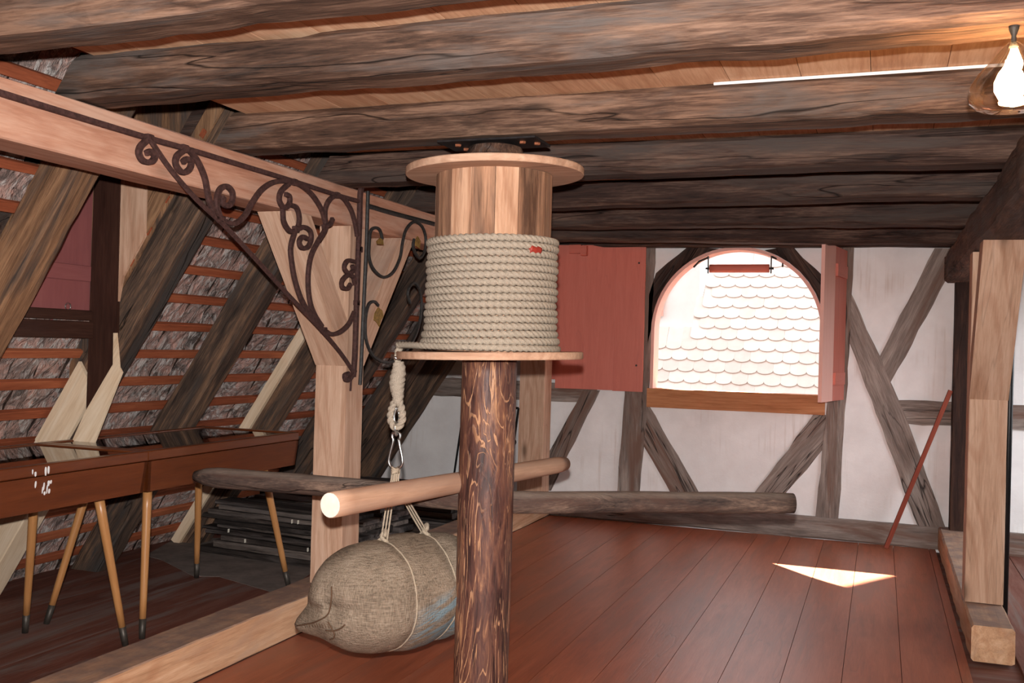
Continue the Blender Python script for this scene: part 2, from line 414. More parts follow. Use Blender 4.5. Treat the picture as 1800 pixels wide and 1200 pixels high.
def emit(name, col, st):
    N = NT(name); N.b.inputs['Base Color'].default_value = (1, 1, 1, 1)
    N.b.inputs['Emission Color'].default_value = col; N.b.inputs['Emission Strength'].default_value = st
    return N.m
M['bulb'] = emit('glowing_bulb', (1, .62, .28, 1), 240)

# ------------------------------------------------------------------ the setting
ZC, ZB = 2.58, 2.42               # ceiling boards, underside of ceiling beams
RS, RX = 0.6612, -5.032           # left roof plane  x = RX + RS*z
rn = math.sqrt(1+RS*RS)
RV = Vector((RS, 0, 1))/rn        # up the slope
RN = Vector((1, 0, -RS))/rn       # into the room
def rp(y, z, off=0.0):            # point on the left roof plane at height z, off metres into the room
    return Vector((RX+RS*z, y, z)) + RN*off

# floor
floor = struct(box('floor', (-5.3, -3, -.12), (3.2, 8.9, -.026), M['floor2']))
xs = [-2.86+.0]
x = -2.86
while x < .44:
    nx = min(x+.272, .455)
    box('floor_board', (x+.0015, -2.9, -.026), (nx-.0015, 8.84, random.uniform(-.0006, .0)), M['floor'], floor, 0, 1)
    x = nx
x = -5.25
while x < -3.1:
    nx = min(x+.29, -3.085)
    box('floor_board', (x+.0008, -2.9, -.026), (nx-.0008, 8.84, random.uniform(-.0006, .0)), M['floor2'], floor, 0, 1)
    x = nx
x = .70
while x < 3.0:
    box('floor_board', (x+.002, -2.9, -.026), (x+.288, 8.84, 0), M['floor2'], floor, .002, 1); x += .29
prism('bare_floor_patch', [on_z(a_, b_, .002) for a_, b_ in ((255, 976), (283, 983), (340, 1012), (385, 1013), (478, 1040), (512, 1032), (550, 1004), (540, 960), (430, 945), (310, 945))], (0, 0, -.004), M['bare'], floor)
# ceiling
ceil = struct(box('ceiling', (-2.74, -3, ZC+.026), (1.75, 9.2, ZC+.10), M['old2']))
x = -2.74
while x < 1.5:
    w = random.uniform(.22, .28)
    box('ceiling_board', (x+.0012, -2.9, ZC), (x+w-.0012, 8.9, ZC+.026), M['board'], ceil, 0, 1); x += w

# left roof slope: laths and mortared tiles seen from inside
def slab(name, y0, y1, z0, z1, o0, o1, mat, parent=None):
    a = [rp(y0, z0, o0), rp(y1, z0, o0), rp(y1, z1, o0), rp(y0, z1, o0)]
    return prism(name, a, RN*(o1-o0), mat, parent)
HY0, HY1, HZ = 3.50, 4.262, 1.555      # roof hatch opening
V = []; F = []
for (ya, yb, za, zb_) in ((-3, HY0, -.3, 6.2), (HY1, 9.2, -.3, 6.2), (HY0, HY1, -.3, HZ), (HY0, HY1, 2.95, 6.2)):
    o_ = len(V); A_ = [rp(ya, za, -.14), rp(yb, za, -.14), rp(yb, zb_, -.14), rp(ya, zb_, -.14)]
    V += A_ + [p+RN*.065 for p in A_]
    F += [(o_, o_+1, o_+2, o_+3), (o_+7, o_+6, o_+5, o_+4)] + [(o_+i, o_+4+i, o_+4+(i+1) % 4, o_+(i+1) % 4) for i in range(4)]
wl = struct(mk('wall_left', V, F, M['old2']))
zk = 2.107+.166*5
laths = []
tile_src = []
fr0 = Matrix.Translation((0, 0, 0))
TW, TH = .18, .215
for k in range(6):
    V = []; F = []
    nx, ny = 5, 4
    for j in range(ny+1):
        for i in range(nx+1):
            dz = random.uniform(-.007, .007) + (.010 if j in (0, ny) else 0)
            V.append(Vector((TW*(i/nx-.5)*.985, TH*(j/ny-.5), dz)))
    for j in range(ny):
        for i in range(nx):
            a = j*(nx+1)+i; F.append((a, a+1, a+nx+2, a+nx+1))
    me = bpy.data.meshes.new('tile_underside'); me.from_pydata(V, [], F); me.materials.append(M['tile'])
    tile_src.append(me)
rot = Matrix(((0, RV.x, RN.x, 0), (1, RV.y, RN.y, 0), (0, RV.z, RN.z, 0), (0, 0, 0, 1)))
sv = []; sf = []
cnt = 0
for k in range(19):
    z = zk-.166*k
    if z > -.05:
        spans = [(-2.8, 8.84)] if z < HZ-.01 else [(-2.8, HY0), (HY1, 8.84)]
        for ya, yb in spans:
            timber('lath', rp(ya, z, -.016), rp(yb, z, -.016), .03, .052 + random.uniform(-.005, .005), M['lath'], wl, up=RV, ch=.003, rough=.003, seg=40)
    zt = z-.083
    y = 2.45 + (k % 2)*.09
    while y < 8.9:
        t = random.uniform(-.035, .035)
        if zt > HZ and HY0-.08 < y < HY1+.08: y += TW; continue
        p = rp(y, zt, -.046+random.uniform(-.006, .006))
        Mx = Matrix.Translation(p) @ rot @ Matrix.Rotation(random.uniform(-.04, .04), 4, 'X') @ Matrix.Rotation(t, 4, 'Z')
        if y < 5.55 and cnt < 300 and zt > -.1:
            o = bpy.data.objects.new('roof_tile', random.choice(tile_src)); put(o, Mx, wl); cnt += 1
        else:
            me = random.choice(tile_src); o0 = len(sv)
            sv += [Mx @ v.co for v in me.vertices]; sf += [tuple(o0+i for i in p_.vertices) for p_ in me.polygons]
        y += TW
st = mk('roof_tiles', sv, sf, M['tile'], wl); st['kind'] = 'stuff'

# right roof slope, seen only at the frame's edge
V = []; F = []
for (ya, yb, za, zb_) in ((-3, 6.2, -.3, 6.2), (8.5, 9.2, -.3, 6.2), (6.2, 8.5, -.3, .7), (6.2, 8.5, 2.2, 6.2)):  # gap in the slope added out of view to brighten the far wall
    o_ = len(V); A_ = [Vector((3.05-.66*z, y, z)) for y, z in ((ya, za), (yb, za), (yb, zb_), (ya, zb_))]
    V += A_ + [p+Vector((.1, 0, .05)) for p in A_]
    F += [(o_, o_+1, o_+2, o_+3), (o_+7, o_+6, o_+5, o_+4)] + [(o_+i, o_+4+i, o_+4+(i+1) % 4, o_+(i+1) % 4) for i in range(4)]
wr = struct(mk('wall_right', V, F, M['old2']))
# wall behind the camera
struct(box('wall_front', (-5.6, -3.1, -.1), (3.4, -3, 6.4), M['plaster']))

# far wall: plaster with the arched opening, timber frame just proud of it
TF, PF, PB = 8.84, 8.858, 9.02
WL, WR, WS, WZ, WRAD = -1.945, -.455, 1.22, 1.74, .745
WCX = (WL+WR)/2
arc = [(WCX+WRAD*math.cos(a), WZ+WRAD*math.sin(a)) for a in [PI*i/28 for i in range(29)]]
V = []; F = []
def wpoly(P2, V, F, y0, y1):
    n = len(P2); o = len(V)
    V += [Vector((x, y0, z)) for x, z in P2] + [Vector((x, y1, z)) for x, z in P2]
    F.append(tuple(range(o, o+n))); F.append(tuple(range(o+2*n-1, o+n-1, -1)))
    F += [(o+i, o+n+i, o+n+(i+1) % n, o+(i+1) % n) for i in range(n)]
ZT = 6.3
wpoly([(-5.6, -.1), (WL, -.1), (WL, ZT), (-5.6, ZT)], V, F, PF, PB)
wpoly([(WR, -.1), (3.3, -.1), (3.3, ZT), (WR, ZT)], V, F, PF, PB)
wpoly([(WL, -.1), (WR, -.1), (WR, WS-.02), (WL, WS-.02)], V, F, PF, PB)
for i in range(28):
    (xa, za), (xb, zb) = arc[i], arc[i+1]
    wpoly([(xb, zb), (xa, za), (xa, ZT), (xb, ZT)], V, F, PF, PB)
wb = struct(mk('wall_back', V, F, M['plaster'], None, Matrix.Translation((0, PF, 0))))
V = []; F = []
wpoly([(-5.6, -.1), (WL, -.1), (WL, ZT), (-5.6, ZT)], V, F, PB, PB+.02)
wpoly([(WR, -.1), (3.3, -.1), (3.3, ZT), (WR, ZT)], V, F, PB, PB+.02)
wpoly([(WL, -.1), (WR, -.1), (WR, WS-.02), (WL, WS-.02)], V, F, PB, PB+.02)
for i in range(28):
    (xa, za), (xb, zb) = arc[i], arc[i+1]
    wpoly([(xb, zb), (xa, za), (xa, ZT), (xb, ZT)], V, F, PB, PB+.02)
mk('bounce_stop', V, F, M['darkpost'], wb, frame((0, PB, 0), (0, 0, 1), (0, 1, 0)))  # unseen dark skin added to stop sun bouncing onto the neighbour's roof
def wt(name, px, mat='grey', xd=None, y=TF, dep=.12):
    P_ = [on_y(a, b, y) for a, b in px]
    if xd is None: xd = P_[1]-P_[0]
    return prism(name, P_, (0, dep, 0), M[mat], wb, xd)
def wt2(name, P2, mat='grey', xd=(0, 0, 1), y=TF, dep=.12):
    # split the long sides so that the hewn edge can wander a little
    Q = []
    n = len(P2)
    for i in range(n):
        a, b = Vector(P2[i]), Vector(P2[(i+1) % n]); L = (b-a).length; m = max(1, int(L/.12))
        for j in range(m):
            q = a.lerp(b, j/m)
            if j: q += Vector((noise.noise(Vector((q.x*6, q.y*6, i)))*.014, noise.noise(Vector((q.x*6, q.y*6, i+5.5)))*.014))
            Q.append((q.x, q.y))
    P_ = [Vector((a, y, b)) for a, b in Q]
    return prism(name, P_, (0, dep, 0), M[mat], wb, xd)
def pxw(*pts):
    return [(on_y(a, b, TF).x, on_y(a, b, TF).z) for a, b in pts]
timber('sole_plate', (-5.2, TF+.09, .095), (3.0, TF+.09, .095), .2, .19, M['grey'], wb, ch=.012, rough=.008)
wt2('stud', [(-2.225, .19), (-2.02, .19), (-1.955, 1.2), (-1.92, 2.6), (-2.1, 2.6)])
wt2('stud', [(-.49, .18), (-.305, .18), (-.265, 1.2), (-.225, 2.6), (-.41, 2.6), (-.415, 1.2)])
wt2('brace', pxw((1137, 708), (1232, 873), (1182, 873), (1110, 745)), xd=(.5, 0, -.85), y=TF+.005)
wt2('brace', pxw((1434, 722), (1317, 878), (1370, 882), (1450, 785), (1455, 731)), xd=(.6, 0, .8), y=TF+.005)
wt2('brace', pxw((1476, 553), (1480, 480), (1502, 527), (1593, 733), (1667, 940), (1617, 935)), xd=(.38, 0, -.92), y=TF+.002)
wt2('brace', pxw((1643, 436), (1690, 436), (1690, 440), (1555, 695), (1535, 645)), xd=(.4, 0, .9), y=TF+.004)
wt2('brace', pxw((1025, 685), (1054, 686), (968, 862), (935, 862), (962, 800)), xd=(.36, 0, .93))
wt2('rail', [(-.02, 1.205), (1.6, 1.205), (1.6, 1.01), (.08, 1.01)], xd=(1, 0, 0), y=TF+.004)
wt2('rail', [(-4.5, 1.245), (-2.42, 1.235), (-2.48, 1.055), (-4.5, 1.06)], xd=(1, 0, 0), y=TF+.004)
timber('wall_plate', (-3.6, TF-.02, 2.585), (2.2, TF-.02, 2.555), .2, .2, M['old2'], wb, ch=.012)
# curved spandrel timbers that carry the arch
ar = lambda a, r=WRAD+.004: (WCX+r*math.cos(a), WZ+r*math.sin(a))
wt2('spandrel', [(-1.975, 1.62), (-1.975, 2.06)] + pxw((1153, 480), (1212, 431)) + [ar(PI*t/100) for t in (57, 62, 67, 72, 77, 82, 87, 92, 97, 100)], 'old2', xd=(.5, 0, .8))
wt2('spandrel', [(-.40, 1.62)] + [ar(PI*t/100) for t in (0, 5, 10, 15, 20, 25, 30, 35, 40)] + pxw((1392, 431), (1454, 492)) + [(-.40, 2.08)], 'old2', xd=(-.5, 0, .8))

# arched window: lining, sill board
win = struct(thing('window_1', (WCX, TF, WS), 'arched loading window with pink lining in the far wall', 'window'))
del win['category']
ro, ri = WRAD, WRAD-.028
V = []; F = []
pth = [(WL, WS-.02)] + [(WCX-WRAD*math.cos(a), WZ+WRAD*math.sin(a)) for a in [PI*i/32 for i in range(33)]] + [(WR, WS-.02)]
inn = [(WL+.028, WS-.02)] + [(WCX-ri*math.cos(a), WZ+ri*math.sin(a)) for a in [PI*i/32 for i in range(33)]] + [(WR-.028, WS-.02)]
for i in range(len(pth)):
    for (a, b), y in ((pth[i], TF-.004), (inn[i], TF-.004), (inn[i], PB+.02), (pth[i], PB+.02)): V.append(Vector((a, y, b)))
    if i:
        o = (i-1)*4
        for k in range(4): F.append((o+k, o+(k+1) % 4, o+4+(k+1) % 4, o+4+k))
mk('arch_lining', V, F, M['pink'], win, frame((WCX, TF, WS), (0, 0, 1), (0, 1, 0)))
timber('sill_board', (WL-.02, TF+.06, WS-.085), (WR+.02, TF+.06, WS-.085), .17, .17, M['sillboard'], win, ch=.004, rough=.002)

# ------------------------------------------------------------------ beams, purlins, posts
bl = ['nearest ceiling beam at the top left corner, grey-brown and rough hewn', 'second ceiling beam with knots, lamp hanging at its right end',
      'ceiling beam holding the black steel plate above the rope drum', 'dark ceiling beam just behind the top disc of the rope drum',
      'fifth ceiling beam from the front, dark, level with the upper drum', 'sixth ceiling beam from the front, dark with lit lower edge', 'last dark ceiling beam directly above the arched window']
bs = [(-2.9, 1.7, 2.27, 2.24, .2, .19, 'old'), (-2.86, 1.7, 2.96, 2.90, .2, .17, 'old'), (-2.86, 1.7, 3.9, 3.92, .2, .17, 'old'),
      (-2.88, 1.7, 4.82, 4.93, .2, .17, 'old2'), (-2.9, 1.7, 5.96, 5.88, .19, .17, 'old2'), (-2.95, 1.7, 6.86, 7.16, .19, .17, 'old2'), (-3.0, 1.7, 7.6, 8.5, .2, .17, 'old2')]
for (x0, x1, ya, yb, w, h, m), l in zip(bs, bl):
    o = timber('ceiling_beam', (x0, ya, ZB+h/2-(h-.17)*.0), (x1, yb, ZB+h/2), w, h, M[m], None, ch=.022, rough=.011, cut0=.055)
    tag(o, l, 'beam', 'ceiling beams')
o = timber('purlin', (-2.9, .3, 2.312), (-2.9, 8.82, 2.312), .2, .212, M['purlin'], None, ch=.006, rough=.002)
tag(o, 'light pinkish new purlin running back along the left with iron brackets', 'beam', 'purlins')
o = timber('purlin', (.585, .3, 2.29), (.585, 8.82, 2.29), .24, .25, M['old'], None, ch=.03, rough=.012)
tag(o, 'dark old purlin on the right resting on the light post', 'beam', 'purlins')
for g in range(3): pass
o = timber('sill_beam', (-2.975, 1.2, .095), (-2.975, 8.83, .095), .23, .19, M['sill'], None, ch=.006, rough=.003)
tag(o, 'light sill beam on the floor along the left, dusty top', 'beam', 'sill beams')
o = timber('sill_beam', (.575, 5.70, .085), (.575, 8.83, .095), .21, .19, M['sill'], None, ch=.012, rough=.006)
tag(o, 'short light sill beam under the right post with sawn end', 'beam', 'sill beams')

def post_set(name, x0, x1, y0, y1, zb, zt, mat, label, kz, ky, near=True, far=True, bw=.14):
    t = thing(name, ((x0+x1)/2, (y0+y1)/2, zb), label, 'post', 'purlin posts')
    xc = (x0+x1)/2; w = x1-x0
    timber('post_shaft', (xc, (y0+y1)/2, zb), (xc, (y0+y1)/2, zt), y1-y0, w, M[mat], t, up=(1, 0, 0), ch=.004, rough=.002)
    for s, on in ((-1, near), (1, far)):
        if not on: continue
        yf = y0 if s < 0 else y1
        # knee brace: a bent plank set in the corner of post and purlin, cut flush at both
        d = bw
        A = [(yf, kz), (yf+s*ky, zt), (yf+s*(ky-d*1.35), zt), (yf, kz+d*1.75)]
        prism('knee_brace', [Vector((x0, a, b)) for a, b in A], (w, 0, 0), M[mat], t, (0, s*ky, zt-kz))
    return t
post_set('post', -3.0, -2.8, 4.9, 5.1, .19, 2.206, 'new', 'light new post with two knee braces behind the iron bracket', 1.42, .60)
post_set('post', .475, .675, 6.2, 6.4, .185, 2.165, 'new', 'light new post with knee brace at the right edge', 1.33, .62, far=False)
post_set('post', -3.04, -2.80, 8.42, 8.62, .19, 2.206, 'new', 'knotty light post at the far wall, behind the dark pillar', 1.42, .5, near=False, far=False)
post_set('post', .545, .655, 8.68, 8.83, .19, 2.17, 'darkpost', 'slim dark brown post at the far wall, right of the white panels', 1.2, .5, near=False, far=False)

# rafters on the left slope
RD = .20
def rafter(y0, z0, z1, mat, label, w=.16, dep=RD):
    o = timber('rafter', rp(y0+w/2, z0, dep/2), rp(y0+w/2, z1, dep/2), w, dep, M[mat], None, up=RN, ch=.012, rough=.008)
    return tag(o, label, 'rafter', 'rafters of the left roof slope')
rafter(2.45, 1.6, 3.0, 'rafterlt', 'rafter at the left picture edge above the long purlin')
rafter(3.38, -.02, 3.05, 'rafterlt', 'tan and grey rafter left of the red roof hatch')
o = thing('rafter', rp(4.35, 0, 0), 'dark rafter right of the red hatch, patched with pale wood', 'rafter', 'rafters of the left roof slope')
timber('old_timber', rp(4.35, 1.0, RD/2), rp(4.35, 3.05, RD/2), .16, RD, M['rafter'], o, up=RN, ch=.012, rough=.008)
timber('repair_timber', rp(4.35, -.02, RD/2), rp(4.35, 1.0, RD/2), .16, RD, M['pale'], o, up=RN, ch=.006, rough=.003)
A = [rp(4.268, 1.42, .02), rp(4.268, .98, .02), rp(4.268, .98, RD), rp(4.268, 1.36, RD)]
prism('splice_plate', A, (0, -.022, 0), M['pale'], o, RV)
prism('pale_strip', [on_y(a_, b_, 4.238) for a_, b_ in ((207, 585), (212, 645), (217, 654), (158, 804), (116, 804), (152, 724), (201, 640), (202, 585))], (0, -.012, 0), M['pale'], o, RV)
rafter(5.2, -.02, 3.05, 'rafter', 'broad dark rafter in the middle, behind the display cases')
o = rafter(6.24, -.02, 3.05, 'rafter', 'dark rafter with a pale strip of new wood along its edge')
A = [rp(6.238, .02, -.0), rp(6.238, .02, .075), rp(6.238, 2.0, .075), rp(6.238, 2.0, -.0)]
prism('pale_strip', A, (0, -.03, 0), M['pale'], o, RV)
rafter(7.19, -.02, 3.05, 'rafter', 'dark rafter behind the thin scrolled bracket')
rafter(8.0, -.02, 3.05, 'rafter', 'dark rafter beside the hanging hook, second from far wall', dep=.22)
rafter(8.58, -.02, 3.05, 'rafter', 'last dark rafter against the far white wall', w=.2, dep=.24)

# roof hatch between the first two rafters
h = thing('roof_hatch', (-4.05, 3.9, 1.55), 'wine-red wooden roof hatch in a dark stained frame', 'hatch')
box('door_panel', (-4.06, 3.47, 1.6), (-4.025, 4.262, 2.95), M['hatch'], h, .004, 2)
prism('dormer_cheek', [Vector((-4.16, 4.268, 1.3)), Vector((-3.2, 4.268, 2.75)), Vector((-3.2, 4.268, 2.95)), Vector((-4.16, 4.268, 2.95))], (0, .03, 0), M['rafterlt'], h, (0, 0, 1))
prism('dormer_cheek', [Vector((-4.16, 3.49, 1.3)), Vector((-3.2, 3.49, 2.75)), Vector((-3.2, 3.49, 2.95)), Vector((-4.16, 3.49, 2.95))], (0, -.03, 0), M['rafterlt'], h, (0, 0, 1))
box('dormer_top', (-4.2, 3.4, 2.95), (-3.0, 4.4, 2.99), M['rafterlt'], h)
for z in (1.84, 2.42):
    bt = box('batten', (-4.025, 3.82, z), (-4.005, 4.24, z+.085), M['hatch'], h, .004, 1)
box('frame_rail', (-4.11, 3.47, 1.535), (-3.975, 4.235, 1.625), M['darkbrown'], h, .004, 1)
box('frame_rail', (-4.11, 3.47, 1.63), (-3.985, 4.235, 1.685), M['darkbrown'], h, .004, 1)
prism('frame_stile', [Vector((a, 4.242, b)) for a, b in ((-4.005, 2.45), (-3.83, 2.45), (-3.825, 1.43), (-4.012, 1.14))], (0, .022, 0), M['darkbrown'], h, (0, 0, 1))
prism('side_board', [Vector((a, 4.250, b)) for a, b in ((-3.83, 2.45), (-3.66, 2.45), (-3.66, 2.09), (-3.80, 1.87), (-3.83, 1.72))], (0, .016, 0), M['new'], h, (0, 0, 1))
prism('side_board', [Vector((a, 4.254, b)) for a, b in ((-3.655, 2.45), (-3.42, 2.45), (-3.44, 2.42), (-3.655, 2.10))], (0, .012, 0), M['rafterlt'], h, (.5, 0, .85))
V, F = tube_vf([Vector((-4.005+.018*math.cos(a), 4.085, 1.70+.018*math.sin(a))) for a in [2*PI*i/14 for i in range(15)]], .0035, 6)
mk('ring_bolt', V, F, M['zinc'], h, None, True)

# ------------------------------------------------------------------ the capstan: pillar, drum, bars
PX, PY = -1.545, 3.9
cap = thing('capstan', (PX, PY, 0), 'wooden capstan: dark grained pillar carrying a drum wound with hemp rope', 'capstan')
def wob(r, z0, z1, n, amp):
    return [(r+amp*noise.noise(Vector((z0+(z1-z0)*i/n*2.2, 3.3, 1))), z0+(z1-z0)*i/n) for i in range(n+1)]
lathe('pillar', (PX, PY, 0), [(.118, 0)] + wob(.1155, .02, 1.50, 24, .004), M['pillar'], cap, 40)
def stave_drum():
    n = 16
    R = .2455
    for k in range(n):
        a0, a1 = 2*PI*k/n+.004, 2*PI*(k+1)/n-.004
        am = (a0+a1)/2
        Q = []
        for r in (R-.03, R):
            for a in ([a0, am, a1] if r == R else [a1, am, a0]):
                rr = r+random.uniform(-.001, .0015)
                Q.append(Vector((PX+rr*math.cos(a), PY+rr*math.sin(a), 1.53)))
        prism('stave', Q, (0, 0, .74), M['stave'], cap, (0, 0, 1))
stave_drum()
def disc(name, z, r, t, mat):
    tilt = Matrix.Translation((PX, PY, z)) @ Matrix.Rotation(-.022, 4, 'Y') @ Matrix.Rotation(.012, 4, 'X')
    n = 64; V = []; F = []
    pr = [(r-.003, 0), (r, .004), (r, t-.004), (r-.003, t)]
    for rr, hh in pr:
        for k in range(n):
            a = 2*PI*k/n; q = rr*(1+.004*math.sin(3*a+1))
            V.append(tilt @ Vector((q*math.cos(a), q*math.sin(a), hh)))
    for i in range(3):
        for k in range(n): F.append((i*n+k, i*n+(k+1) % n, (i+1)*n+(k+1) % n, (i+1)*n+k))
    F.append(tuple(range(n-1, -1, -1))); F.append(tuple(range(3*n, 4*n)))
    return mk(name, V, F, mat, cap, frame((PX, PY, z), (1, .1, 0)))
disc('top_flange', 2.268, .375, .03, M['flange'])
disc('bottom_flange', 1.50, .392, .03, M['flange'])
# fluted head under the beam
n = 48
V, F = [], []
for r, z in ((.118, 2.285), (.122, 2.345), (.122, 2.347), (.128, 2.349), (.11, 2.388), (.06, 2.402)):
    for k in range(n):
        a = 2*PI*k/n; q = r*(1-(.05 if (k % 3 == 0 and z < 2.348) else 0))
        V.append(Vector((PX+q*math.cos(a), PY+q*math.sin(a), z)))
for i in range(5):
    for k in range(n): F.append((i*n+k, i*n+(k+1) % n, (i+1)*n+(k+1) % n, (i+1)*n+k))
F.append(tuple(range(5*n, 6*n)))
mk('pillar_head', V, F, M['old'], cap, frame((PX, PY, 2.3), (0, 0, 1), (0, 1, 0)))
bpl = box('bearing_plate', (-1.77, 3.80, 2.402), (-1.335, 4.0, 2.412), M['plate'], cap, .002)
for x, y in ((-1.70, 3.86), (-1.41, 3.86), (-1.36, 3.9), (-1.70, 3.95)):
    lathe('bolt_head', (x, y, 2.393), [(.013, 0), (.014, .004), (.014, .010)], M['rustbolt'], bpl, 6, False)
lathe('pivot_pin', (PX, PY, 2.395), [(.02, 0), (.02, .012)], M['rustbolt'], cap, 12)
# capstan bars through the pillar
a, b = Vector((-1.812, 3.085, .975)), Vector((-1.474, 4.78, .975))
bar = tube('push_bar', [a.lerp(b, i/20) for i in range(21)], [.0455]+[.0475-.007*i/20 for i in range(1, 20)]+[.034], M['bar'], cap, 20)
d = (b-a).normalized()
V, F = tube_vf([a-d*.003, a+d*.002], [.0435, .0445], 20)
mk('sawn_end', V, F, M['ends'], bar)
bar['label'] = 'smooth light round bar'
a, b = on_z(343, 836, .905), on_z(1394, 884, .895)
pm = Vector((PX-.02, PY+.12, .89))
ctr = crom([a, a.lerp(pm, .5), Vector((PX, PY+.045, .893)), pm.lerp(b, .5)+Vector((0, -.02, 0)), b], 12)
m_ = len(ctr)
rad = [.0475*(1+.07*noise.noise(Vector((i*.2, 4, 4)))) for i in range(m_)]
rad[0] = .024; rad[1] = .042; rad[-1] = .044
V, F = tube_vf(ctr, rad, 16, lambda th, s: 1+.05*noise.noise(Vector((math.cos(th)*1.5, math.sin(th)*1.5, s*2.5))))
bar2 = mk('push_bar', V, F, M['bark'], cap, frame(ctr[0], b-a), True)
bar2['label'] = 'weathered dark round bar'
# rope
RR = .0155
def strand(pitch, lobes=3, deep=.34):
    c, a = .49, .51
    def f(th, s):
        d = (th-2*PI*s/pitch) % (2*PI/lobes) - PI/lobes
        return c*math.cos(d)+math.sqrt(max(0, a*a-(c*math.sin(d))**2))
    return f
turns = 15.2
P = []
steps = int(turns*2*PI*.262/.0062)
for i in range(steps+1):
    t = i/steps; a = 2.2 - t*turns*2*PI
    z = 2.0 - t*(2.0-1.552)
    r = .2625 + .018*t**6 + .003*math.sin(a*1.7)
    P.append(Vector((PX+r*math.cos(a), PY+r*math.sin(a), z)))
V, F = tube_vf(P, RR+.0008, 18, strand(.080))
rope_end = P[-1]
mk('rope_winding', V, F, M['rope'], cap, Matrix.Translation((PX, PY, 1.7)), True)
# top lead of the rope slipping down beside the coil, and the tape mark
q = [Vector((PX+.2625*math.cos(2.2+.0), PY+.2625*math.sin(2.2), 2.0))]
a0 = math.atan2(0-PY, -.45-PX)
V, F = tube_vf([Vector((PX+.2625*math.cos(a), PY+.2625*math.sin(a), 1.945)) for a in [-.62+.03*i for i in range(8)]], RR+.0045, 12)
mk('tape_mark', V, F, M['tape'], cap, None, True)
# last turn leaves the coil, crosses the lower disc and drops over its edge
HK = Vector((-1.90, 3.79, 0))
lead = [P[-1]]
ae = 2.2 - turns*2*PI
import cmath
start = P[-1]
# run on around the coil until it faces the hook side
an = math.atan2(start.y-PY, start.x-PX)
tgt = math.atan2(-.27, -.10)
while tgt > an: tgt -= 2*PI
k_ = 30
Q = []
for i in range(k_+1):
    a = an+(tgt-an)*i/k_
    Q.append(Vector((PX+.284*math.cos(a), PY+.284*math.sin(a), 1.5475)))
edge = Vector((PX-.356, PY-.09-.04, 1.5475))
Q2 = crom([Q[-1], Vector((PX-.22, PY-.215, 1.548)), edge, Vector((HK.x-.012, HK.y+.0, 1.538)), Vector((HK.x-.018, HK.y-.01, 1.50)), Vector((HK.x-.012, HK.y-.01, 1.455))], 14)
path = Q[:-1]+Q2
fine = []
for i in range(len(path)-1):
    m2 = max(1, int((path[i+1]-path[i]).length/.0075))
    for j in range(m2): fine.append(path[i].lerp(path[i+1], j/m2))
fine.append(path[-1])
V, F = tube_vf(fine, RR, 18, strand(.080))
rt = mk('rope_tail', V, F, M['rope'], cap, Matrix.Translation(path[0]), True)
hx, hy = HK.x-.012, HK.y-.01
# spliced eye: doubled, swollen rope closing into a loop around a thimble
def twin(s, z0, z1, w, r, lab='splice'):
    pass
sp = []
for i in range(40):
    t = i/39; z = 1.475-.175*t
    sp.append(Vector((hx+.003*math.sin(t*9), hy, z)))
V, F = tube_vf(sp, [.024+.010*math.sin(PI*min(1, i/39*1.15))+.003*noise.noise(Vector((i*.5, 0, 0))) for i in range(40)], 18,
               lambda th, s: .86+.14*abs(math.cos(2*(th-2*PI*s/.10)))+.10*noise.noise(Vector((math.cos(th)*3, math.sin(th)*3, s*60))))
mk('splice', V, F, M['rope'], cap, None, True)
lp = crom([(hx-.008, hy, 1.315), (hx-.024, hy, 1.275), (hx-.028, hy, 1.235), (hx-.012, hy, 1.204), (hx+.010, hy, 1.203), (hx+.026, hy, 1.235), (hx+.022, hy, 1.275), (hx+.008, hy, 1.315)], 9)
V, F = tube_vf(lp, .0175, 18, strand(.075))
mk('rope_eye', V, F, M['rope'], cap, None, True)
lp = crom([(hx-.002, hy, 1.285), (hx-.013, hy, 1.245), (hx-.006, hy, 1.222), (hx+.008, hy, 1.222), (hx+.013, hy, 1.245), (hx+.002, hy, 1.285)], 6)
V, F = tube_vf(lp, .006, 8); mk('thimble', V, F, M['zinc'], cap, None, True)
V, F = tube_vf([(hx-.012, hy, 1.488), (hx-.008, hy, 1.488+.012)], [.024, .024], 14); mk('rope_clamp', V, F, M['zinc'], cap, None, True)

# snap hook
hk = thing('snap_hook', (hx+.01, hy, 1.03), 'pear-shaped galvanised snap hook hanging from the rope eye', 'hook')
lp = crom([(hx, hy, 1.183), (hx-.017, hy, 1.172), (hx-.018, hy, 1.155), (hx-.014, hy, 1.14), (hx-.030, hy, 1.072), (hx-.030, hy, 1.045), (hx-.012, hy, 1.025), (hx+.012, hy, 1.025), (hx+.031, hy, 1.045), (hx+.031, hy, 1.072), (hx+.014, hy, 1.14), (hx+.018, hy, 1.155), (hx+.017, hy, 1.172), (hx, hy, 1.183)], 5)
V, F = tube_vf(lp, .0062, 10); mk('hook_body', V, F, M['zinc'], hk, None, True)
V, F = tube_vf(crom([(hx, hy-.010, 1.175), (hx, hy-.013, 1.20), (hx, hy, 1.222), (hx, hy+.013, 1.20), (hx, hy+.010, 1.175), (hx, hy, 1.165), (hx, hy-.010, 1.175)], 5), .0045, 8)
mk('link', V, F, M['zinc'], hk, None, True)

